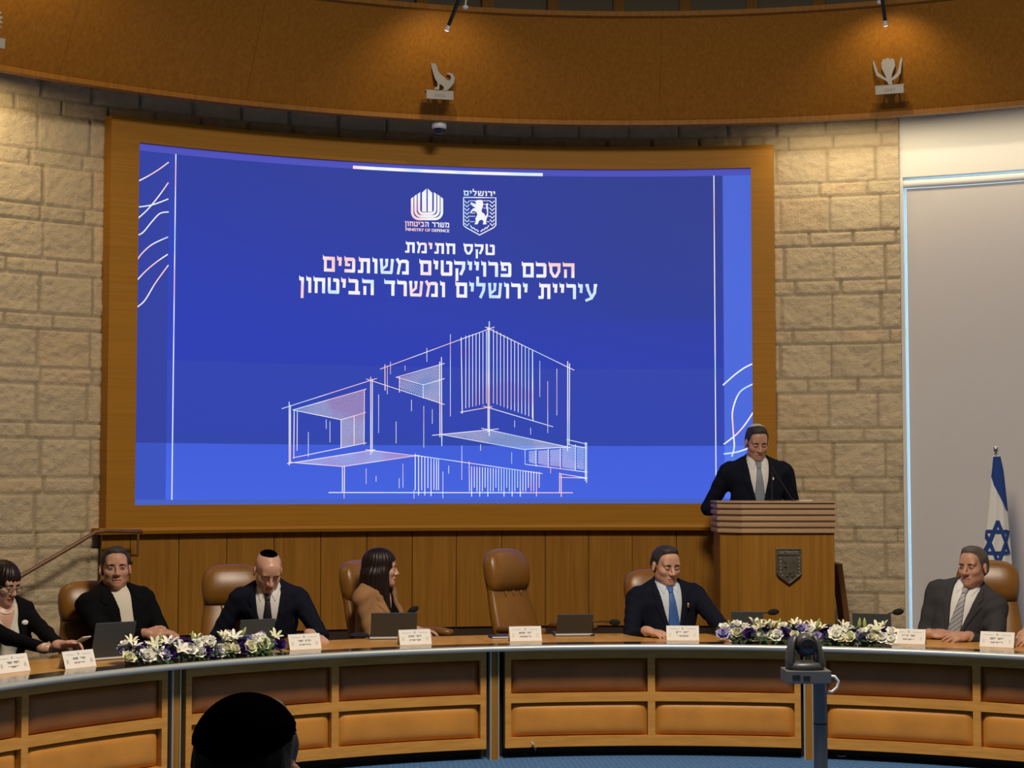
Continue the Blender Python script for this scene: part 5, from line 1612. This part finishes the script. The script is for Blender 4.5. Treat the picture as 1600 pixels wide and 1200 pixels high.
def mic_path(u0, v0, u1, v1, Y, hook=10):
    b = atz(u0 - 6, 988, TZ + .0); b = Vector(at(u0, v0, Y)); b.z = TZ + .001
    a1, a2, a3 = at(u0 + 2, v0 - 2, Y), at((u0 + u1) / 2, (v0 + v1) / 2 - 2, Y), at(u1, v1, Y)
    return [b, a1, a2, a3]


table_mic('black gooseneck microphone rising behind the laptop of the woman in camel', mic_path(622, 968, 641, 955, 10.78))
table_mic('black gooseneck microphone beside the man with the bright blue tie', mic_path(925, 974, 955, 972, 10.85))
table_mic('black gooseneck microphone before the oak lectern, above the flowers', mic_path(1178, 964, 1203, 957, 10.85))
table_mic('black gooseneck microphone before the stone pier and window', mic_path(1380, 964, 1398, 957, 10.7))


def name_card(label, u, v, w=.195, h=.088, seed=1, twist=0.0):
    p = atz(u, v, TZ); rz = facing(p) + twist
    t = thing('name_card', label, 'name card', (p.x, p.y, TZ + .0008), rz, 'folded name cards along the table edge')
    a = .034
    m_ = MB()
    vs = []
    for s in (-1, 1):
        x = s * w / 2
        vs += [(x, 0, 0), (x, a, h), (x, 2 * a, 0), (x, .002, 0), (x, a, h - .0035), (x, 2 * a - .002, 0)]
    m_.add(vs, [(0, 1, 7, 6), (1, 2, 8, 7), (3, 9, 10, 4), (4, 10, 11, 5), (0, 3, 4, 1), (1, 4, 5, 2), (6, 7, 10, 9), (7, 8, 11, 10), (0, 6, 9, 3), (2, 5, 11, 8)])
    c = m_.build('card', 'white_card', t)
    rs = random.Random(seed); m_ = MB()
    sl = lambda x, q: (x, q * a - .0012, q * h)
    def bar(x0, x1, q0, q1): m_.add([sl(x0, q0), sl(x1, q0), sl(x1, q1), sl(x0, q1)], [(0, 1, 2, 3)])
    for q, n, wd in ((.50, rs.randint(7, 9), .40), (.27, rs.randint(6, 9), .36)):
        x = -w * wd / 2; st = w * wd / n
        for k in range(n):
            if k == n // 2 and q > .4: continue
            x0 = x + st * k; x1 = x0 + st * .78; hh = .115 if q > .4 else .085
            kind = rs.randint(0, 3)
            bar(x0, x1, q + hh * .72, q + hh)
            if kind != 1: bar(x1 - st * .24, x1, q, q + hh * .72)
            if kind in (0, 3): bar(x0, x0 + st * .24, q, q + hh * .72)
            if kind == 3: bar(x0, x1, q, q + hh * .25)
    m_.build('printed_name', 'print_ink', c)
    m_ = MB(); bar(-.006, .006, .76, .88); bar(-w * .4, -w * .12, .78, .80); bar(w * .12, w * .4, .78, .80)
    for s in (-1, 1):
        for k in range(5): bar(s * w * .38 - .008 + .003 * k, s * w * .38 - .007 + .003 * k, .26 + .05 * (k % 2), .48 + .03 * (k % 3))
    m_.build('printed_crest', 'print_pale', c)
    return t


CARDS = [(24, 1053, 'white folded name card at the far left below the woman with the phone'), (127, 1046, 'white folded name card before the leftmost laptop'),
         (478, 1017.5, 'white folded name card before the hand of the bald man'), (650, 1010, 'white folded name card beside the laptop of the woman in camel'),
         (822, 1004.5, 'white folded name card before the empty chair, beside a blue folder'), (1067, 1003.5, 'white folded name card before the man with the bright blue tie'),
         (1419, 1009, 'white folded name card at the right end of the right flowers'), (1557, 1014, 'white folded name card before the man in the grey suit')]
for k, (u, v, l) in enumerate(CARDS): name_card(l, u, v - 2.5, .2, .088, k + 3)

for (u, v, w, l) in ((786, 996, .17, 'dark blue folder lying before the empty chair'), (1040, 993, .09, 'dark blue folder under the hand of the man with the blue tie')):
    p = atz(u, v, TZ); t = thing('folder', l, 'folder', (p.x, p.y, TZ + .0008), facing(p))
    m_ = MB(); m_.box((0, 0, .006), (w, .12, .012)); m_.build('cover', 'blue_folder', t, bevel=.003)
    m_ = MB(); m_.box((.002, 0, .006), (w * .97, .121, .006)); m_.build('pages', 'white_card', t)

p = atz(562, 995, TZ)
t = thing('microphone_base', 'black low microphone base on the table, left of the laptop of the woman in camel', 'microphone base', (p.x, p.y, TZ + .0008))
m_ = MB(); m_.lathe([(.062, 0), (.064, .008), (.052, .020), (.030, .026), (.008, .028)], 24); m_.build('housing', 'black_plastic', t, smooth=True)
m_ = MB(); m_.lathe([(.010, .026), (.010, .031), (.006, .032)], 12, Matrix.Translation((.03, 0, -.006))); m_.build('button', 'grey_metal', t, smooth=True)

# ------------------------------------------------------------------ flowers
def petal(mb, L, Wd, t0, t1, az, r0=.0, z0=0.0, cup=.3, n=5, m=5, tip=.6):
    """petal starting r0 from the axis, leaning from t0 to t1 (radians from vertical)"""
    vs = []; r, z = r0, z0
    for i in range(n + 1):
        s = i / n
        if i: a = t0 + (t1 - t0) * s; r += L / n * math.sin(a); z += L / n * math.cos(a)
        w = Wd * (math.sin(PI * (.12 + .88 * s) ** .9 * .5) if tip > .9 else (s + .12) ** .55 * (1 - s ** 3.2) ** tip)
        for k in range(m):
            q = -1 + 2 * k / (m - 1); lift = cup * w * q * q
            x = r - lift * math.cos(t0 + (t1 - t0) * s); zz = z + lift * math.sin(t0 + (t1 - t0) * s); y = q * w
            vs.append((x * math.cos(az) - y * math.sin(az), x * math.sin(az) + y * math.cos(az), zz))
    mb.add(vs, [(i * m + k, i * m + k + 1, (i + 1) * m + k + 1, (i + 1) * m + k) for i in range(n) for k in range(m - 1)])


def rose_mesh(seed, openn=1.0):
    rs = random.Random(seed); mb = MB()
    for n, L, Wd, a, b, r0 in ((3, .026, .011, .15, -.35, .003), (5, .030, .015, .35, -.1, .006), (6, .034, .019, .75 * openn, .45 * openn, .008), (7, .036, .021, 1.2 * openn, 1.15 * openn, .008)):
        o = rs.random() * 6
        for k in range(n): petal(mb, L * rs.uniform(.92, 1.08), Wd, a + rs.uniform(-.08, .08), b, o + 2 * PI * k / n + rs.uniform(-.1, .1), r0, 0, .35)
    return mb


def lily_mesh(seed):
    rs = random.Random(seed); mb = MB()
    for k in range(6): petal(mb, .072 * rs.uniform(.92, 1.05), .012, .25, rs.uniform(.9, 1.35), 2 * PI * k / 6 + rs.uniform(-.1, .1), .004, 0, .5, 7, 5, .5)
    return mb


def bud_mesh():
    mb = MB(); mb.lathe([(.003, -.01), (.007, 0), (.0105, .018), (.009, .036), (.004, .050), (.0008, .056)], 10); return mb


def leaf_mesh(seed):
    rs = random.Random(seed); mb = MB()
    for k in range(5): petal(mb, rs.uniform(.06, .085), .014, rs.uniform(.3, .7), rs.uniform(1.1, 1.7), 2 * PI * k / 5 + rs.uniform(-.3, .3), .003, 0, .25, 5, 3, .45)
    return mb


FL = {}
def flower_src(kind, name, mb, mat, smooth='all'):
    me_o = mb.build(name, mat, smooth=smooth); me = me_o.data; bpy.data.objects.remove(me_o); FL[kind] = (name, me)


for k in range(2):
    flower_src('rose%d' % k, 'white_rose', rose_mesh(k + 1), 'petal_white')
flower_src('cream', 'cream_rose', rose_mesh(8, .85), 'petal_cream'); flower_src('purple', 'purple_lisianthus', rose_mesh(5, .9), 'petal_purple')
flower_src('lilac', 'lilac_blossom', rose_mesh(6, 1.15), 'petal_lilac'); flower_src('lily', 'white_lily', lily_mesh(3), 'petal_white')
flower_src('lily2', 'cream_lily', lily_mesh(4), 'petal_cream'); flower_src('bud', 'lily_bud', bud_mesh(), 'bud_green'); flower_src('leaf', 'leaf_sprig', leaf_mesh(2), 'leaf_green')


def arrangement(label, u0, u1, vf0, vf1, seed, purple_first):
    rs = random.Random(seed)
    RF = 3.90; t0, t1 = cyl(u0, vf0 - 15, RF)[0], cyl(u1, vf1 - 15, RF)[0]; tm = (t0 + t1) / 2
    c = cpt(RF, tm, TZ + .001)
    root = thing('flower_arrangement', label, 'flower arrangement', c, -tm)
    Mi = PM[root.name].inverted()
    nseg = 4
    for k in range(nseg):
        s0 = t0 + .012 + (t1 - t0 - .024) * k / nseg; s1 = t0 + .012 + (t1 - t0 - .024) * (k + 1) / nseg
        m_ = MB(); m_.arcbox(3.835, 3.965, TZ + .001, TZ + .035, s0 + .002, s1 - .002, 6); m_.build('tray', 'flower_tray', root, True)

    def put(kind, t, R, z, tilt_out, tilt_side, s, spin=None):
        nm, me = FL[kind]; o = bpy.data.objects.new(nm, me); C.objects.link(o); o.parent = root
        p = Mi @ Vector(cpt(R, t, z))
        up = Vector((tilt_side, -tilt_out, 1)).normalized()
        q = Matrix.Rotation(-(t - tm), 4, 'Z') @ up.to_track_quat('Z', 'Y').to_matrix().to_4x4() @ Matrix.Rotation(rs.uniform(0, 6.28) if spin is None else spin, 4, 'Z')
        o.matrix_local = Matrix.Translation(p) @ q @ Matrix.Scale(s, 4)
    n = 21; dt = (t1 - t0) / n
    for k in range(n + 1):           # front row, leaning to the hall
        t = t0 + dt * k + rs.uniform(-.3, .3) * dt
        r = rs.random()
        kind = 'purple' if (k % 5 == (1 if purple_first else 3)) else ('cream' if r < .22 else ('lily' if r < .36 else ('lilac' if r < .46 else 'rose%d' % rs.randint(0, 1))))
        put(kind, t, 3.855 + rs.uniform(-.012, .012), TZ + .040 + rs.uniform(-.01, .012), rs.uniform(.9, 1.5), rs.uniform(-.35, .35), rs.uniform(.92, 1.2) * (.85 if 'lily' in kind else 1))
    for k in range(n + 3):           # middle
        t = t0 + (t1 - t0) * (k + rs.uniform(-.2, .2)) / (n + 2)
        r = rs.random()
        kind = 'purple' if k % 4 == 2 else ('lilac' if r < .22 else ('lily2' if r < .42 else ('lily' if r < .55 else 'rose%d' % rs.randint(0, 1))))
        put(kind, t, 3.895 + rs.uniform(-.015, .015), TZ + .072 + rs.uniform(-.012, .012), rs.uniform(.3, .8), rs.uniform(-.4, .4), rs.uniform(.85, 1.12))
    for k in range(n - 1):           # crown
        t = t0 + (t1 - t0) * (k + .8 + rs.uniform(-.3, .3)) / n
        r = rs.random()
        kind = 'lily2' if r < .26 else ('bud' if r < .46 else ('lily' if r < .62 else ('purple' if r < .70 else ('lilac' if r < .76 else 'rose%d' % rs.randint(0, 1)))))
        put(kind, t, 3.925 + rs.uniform(-.02, .02), TZ + .092 + rs.uniform(-.012, .014), rs.uniform(-.1, .5), rs.uniform(-.5, .5), rs.uniform(.75, 1.0) * (1.2 if kind == 'bud' else 1))
    for k in range(34):
        t = t0 + (t1 - t0) * (k + rs.random()) / 34
        if k % 2: put('leaf', t, rs.uniform(3.83, 3.87), TZ + rs.uniform(.008, .03), rs.uniform(.8, 1.4), rs.uniform(-.5, .5), rs.uniform(.6, .95))
        else: put('leaf', t, rs.uniform(3.88, 3.96), TZ + rs.uniform(.04, .075), rs.uniform(-.3, .6), rs.uniform(-.5, .5), rs.uniform(.7, 1.0))


arrangement('long low arrangement of white and purple flowers on the left of the table', 193, 427, 1034, 1011, 4, True)
arrangement('long low arrangement of white and purple flowers in front of the lectern', 1130, 1394, 1001, 1006, 9, False)

# ================================================================== CAMERA ON ITS STAND
CYD = 7.5
g0 = at(1283, 1200, CYD); k_ = 2650 / CYD
X0 = at(1260, 1045, CYD)
stand = thing('camera_stand', 'grey metal post with a flat bracket carrying the conference camera', 'stand', (X0.x, CYD, 0))
zt = at(1260, 1046, CYD).z; zb = at(1260, 1066, CYD).z
m_ = MB(); m_.tube([(.064, .03, .02), (.064, .03, zb)], .030, 20); post = m_.build('post', 'grey_metal', stand, smooth=True)
zj = at(1283, 1132, CYD).z
m_ = MB(); m_.tube([(.064, .03, zj - .003), (.064, .03, zj + .003)], .0312, 20); m_.build('joint_ring', 'black_plastic', post, smooth=True)
m_ = MB(); m_.lathe([(.17, 0), (.17, .012), (.16, .02), (.03, .024)], 32, Matrix.Translation((.064, .03, 0))); m_.build('foot_plate', 'grey_metal', stand, smooth=True)
m_ = MB(); m_.box((0, .02, (zt + zb) / 2), (.196, .17, zt - zb)); br = m_.build('bracket', 'grey_metal', stand, bevel=.004)
m_ = MB(); m_.box((-.055, -.0655, (zt + zb) / 2 + .001), (.034, .003, .018)); m_.box((-.01, -.0655, (zt + zb) / 2 - .003), (.030, .003, .018)); m_.build('slot', 'black_plastic', br)
cam_t = thing('conference_camera', 'dark grey pan and tilt conference camera on top of the grey post', 'camera', (X0.x - .004, CYD + .02, zt))
S = lambda z, hx, hy, x=0, y=0: [(x + hx * math.copysign(abs(math.cos(2 * PI * k / 28)) ** .8, math.cos(2 * PI * k / 28)), y + hy * math.copysign(abs(math.sin(2 * PI * k / 28)) ** .8, math.sin(2 * PI * k / 28)), z) for k in range(28)]
m_ = MB(); m_.loft([S(0, .078, .074), S(.006, .084, .078), (S(.022, .082, .076)), S(.030, .070, .068), S(.034, .045, .05)]); m_.build('base', 'camera_grey', cam_t, smooth='all')
for s in (-1, 1):
    m_ = MB(); m_.loft([S(.012, .016, .058, s * .066), S(.03, .0175, .058, s * .066), S(.08, .0165, .053, s * .062), S(.120, .015, .044, s * .054), S(.142, .012, .032, s * .045), S(.150, .006, .018, s * .040)])
    m_.build('yoke_arm', 'camera_grey', cam_t, smooth='all')
m_ = MB(); m_.ball((0, .004, .105), (.044, .054, .052), 24, 16); hd = m_.build('head', 'camera_grey', cam_t, smooth='all')
m_ = MB(); m_.tube([(0.006, -.030, .101), (0.007, -.056, .098)], [.042, .037], 26); ln = m_.build('lens_barrel', 'black_plastic', hd, smooth=True)
m_ = MB(); m_.ball((.0072, -.055, .0978), (.026, .006, .026), 20, 8); m_.build('lens', 'glass_dome', hd, smooth='all')
# white cables looping from the bracket
cp = [at(u, v, CYD + .03) for u, v in ((1286, 1058), (1294, 1056), (1304, 1057), (1310, 1064), (1308, 1074), (1300, 1081), (1290, 1080))]
t = thing('cable', 'white cable looping out at the right of the camera bracket', 'cable', cp[0])
m_ = MB(); m_.tube([Vector(p) - cp[0] for p in cp], .0065, 8); m_.build('cord', 'cable_white', t, smooth='all')
m_ = MB(); m_.tube([cp[0] - cp[0], cp[1] - cp[0]], .010, 10); m_.build('plug', 'light_grey', t, smooth=True)
# cables on the carpet
fp = [atz(u, v, .012) for u, v in ((1292, 1171), (1300, 1178), (1314, 1182), (1330, 1180), (1346, 1176), (1362, 1175))]
t = thing('cable', 'white cable lying on the blue carpet below the table, right of the camera post', 'cable', fp[0])
m_ = MB(); m_.tube([p - fp[0] for p in fp], .0055, 8); m_.build('cord', 'cable_white', t, smooth='all')
m_ = MB(); m_.box(tuple(fp[-2] - fp[0] + Vector((.05, 0, .002))), (.12, .03, .016)); m_.build('connector', 'black_plastic', t, bevel=.004)
fp = [atz(u, v, z) for u, v, z in ((831, 1160, .1), (837, 1168, .06), (836, 1174, .02), (828, 1176, .01), (820, 1178, .01))]
t = thing('cable', 'short grey cable hanging under the table below the empty chair', 'cable', fp[0])
m_ = MB(); m_.tube([p - fp[0] for p in fp], .005, 8); m_.build('cord', 'light_grey', t, smooth='all')
m_ = MB(); m_.tube([fp[-2] - fp[0], fp[-1] - fp[0]], .010, 8); m_.build('plug', 'grey_metal', t, smooth=True)

# ================================================================== FLAG
FY = 12.05
pt = at(1559, 703, FY)
flag = thing('flag', 'furled white flag with blue stripes and a blue star on a silver-topped pole', 'flag', (pt.x, FY, 0))
m_ = MB(); m_.tube([(0, .04, .03), (0, .04, pt.z - .03)], .013, 12); m_.build('pole', 'chrome', flag, smooth=True)
m_ = MB(); m_.lathe([(.012, -.035), (.016, -.028), (.010, -.018), (.018, -.006), (.022, .006), (.018, .020), (.006, .030)], 20, Matrix.Translation((0, .04, pt.z))); m_.build('finial', 'chrome', flag, smooth='all')
m_ = MB(); m_.lathe([(.17, 0), (.17, .02), (.06, .05), (.02, .10)], 28, Matrix.Translation((0, .04, 0))); m_.build('stand', 'grey_metal', flag, smooth=True)
# half-width and centre of the hanging cloth by row
ROWS = [(712, 1553, 1564), (735, 1551, 1569), (760, 1549, 1572), (800, 1545, 1576), (845, 1540, 1580), (900, 1534, 1585), (960, 1528, 1590), (1030, 1522, 1596), (1120, 1518, 1600)]
NC, rowsI = 90, []
for i in range(len(ROWS) - 1):
    for k in range(8): f = k / 8; rowsI.append(tuple(ROWS[i][j] + (ROWS[i + 1][j] - ROWS[i][j]) * f for j in range(3)))
rowsI.append(ROWS[-1])


def cloth_pt(v, u0, u1, a, off=0.0):
    """a in turns around the furled cloth; front runs 0.5 .. 1.0"""
    p0, p1 = at(u0, v, FY), at(u1, v, FY); cx, hw = (p0.x + p1.x) / 2, (p1.x - p0.x) / 2
    ang = 2 * PI * a; dep = .45 * hw + .012; rip = 1 + .10 * math.sin(ang * 7 + v * .004) * min(1, (v - 700) / 120.0)
    return Vector((cx + (hw + off * .3) * math.cos(ang) - pt.x, .03 + (dep * rip + off) * math.sin(ang), p0.z))


vs = [cloth_pt(v, u0, u1, k / NC) for v, u0, u1 in rowsI for k in range(NC)]
m_ = MB(); nr_ = len(rowsI)
m_.add(vs, [(i * NC + k, i * NC + (k + 1) % NC, (i + 1) * NC + (k + 1) % NC, (i + 1) * NC + k) for i in range(nr_ - 1) for k in range(NC)] + [tuple(range(NC)), tuple((nr_ - 1) * NC + k for k in range(NC))])
cl_o = m_.build('cloth', 'flag_white', flag, smooth='all')


def row_at(v):
    for a_, b_ in zip(ROWS[:-1], ROWS[1:]):
        if a_[0] <= v <= b_[0]:
            f = (v - a_[0]) / (b_[0] - a_[0]); return a_[1] + (b_[1] - a_[1]) * f, a_[2] + (b_[2] - a_[2]) * f
    return ROWS[0][1:] if v < ROWS[0][0] else ROWS[-1][1:]


def on_cloth(u, v, off=.010):
    u0, u1 = row_at(v); q = max(-.995, min(.995, (2 * u - u0 - u1) / (u1 - u0)))
    return cloth_pt(v, u0, u1, 1 - math.acos(q) / (2 * PI), off)


def cloth_poly(mb, L, R_pts, n=30):
    """strip between two px polylines given as functions of v"""
    pass


m_ = MB()
def cloth_stroke(pts, w):
    out = []
    for a_, b_ in zip(pts[:-1], pts[1:]):
        for k in range(10): f = k / 10; out.append((a_[0] + (b_[0] - a_[0]) * f, a_[1] + (b_[1] - a_[1]) * f))
    out.append(pts[-1]); vs = []
    for i, p in enumerate(out):
        q0, q1 = out[max(0, i - 1)], out[min(len(out) - 1, i + 1)]; dx, dy = q1[0] - q0[0], q1[1] - q0[1]; L = math.hypot(dx, dy)
        for s in (-1, -.33, .33, 1): vs.append(on_cloth(p[0] - dy / L * w / 2 * s, p[1] + dx / L * w / 2 * s))
    m_.add(vs, [(i * 4 + k, i * 4 + k + 1, i * 4 + k + 5, i * 4 + k + 4) for i in range(len(out) - 1) for k in range(3)])
cxs, cys, rs2 = 1557.5, 847, 33.5
for s in (1, -1):
    P3 = [(cxs + rs2 * .62 * math.sin(2 * PI * k / 3), cys - s * rs2 * math.cos(2 * PI * k / 3)) for k in range(3)]
    cloth_stroke(P3 + [P3[0]], 5.2)
m_.build('star', 'flag_blue', cl_o)
m_ = MB(); vs = []
SB = [(713, 1553.5, 1563.5), (730, 1552, 1567.5), (745, 1550.5, 1570), (758, 1553, 1571), (775, 1561, 1573), (792, 1569, 1574.5), (800, 1574, 1575.5)]
n_ = 0
for i in range(len(SB) - 1):
    for k in range(6):
        f = k / 6; v = SB[i][0] + (SB[i + 1][0] - SB[i][0]) * f; a_ = SB[i][1] + (SB[i + 1][1] - SB[i][1]) * f; b_ = SB[i][2] + (SB[i + 1][2] - SB[i][2]) * f
        vs += [on_cloth(a_ + (b_ - a_) * j / 8, v) for j in range(9)]; n_ += 1
m_.add(vs, [(i * 9 + j, i * 9 + j + 1, (i + 1) * 9 + j + 1, (i + 1) * 9 + j) for i in range(n_ - 1) for j in range(8)])
m_.build('stripe', 'flag_blue', cl_o)
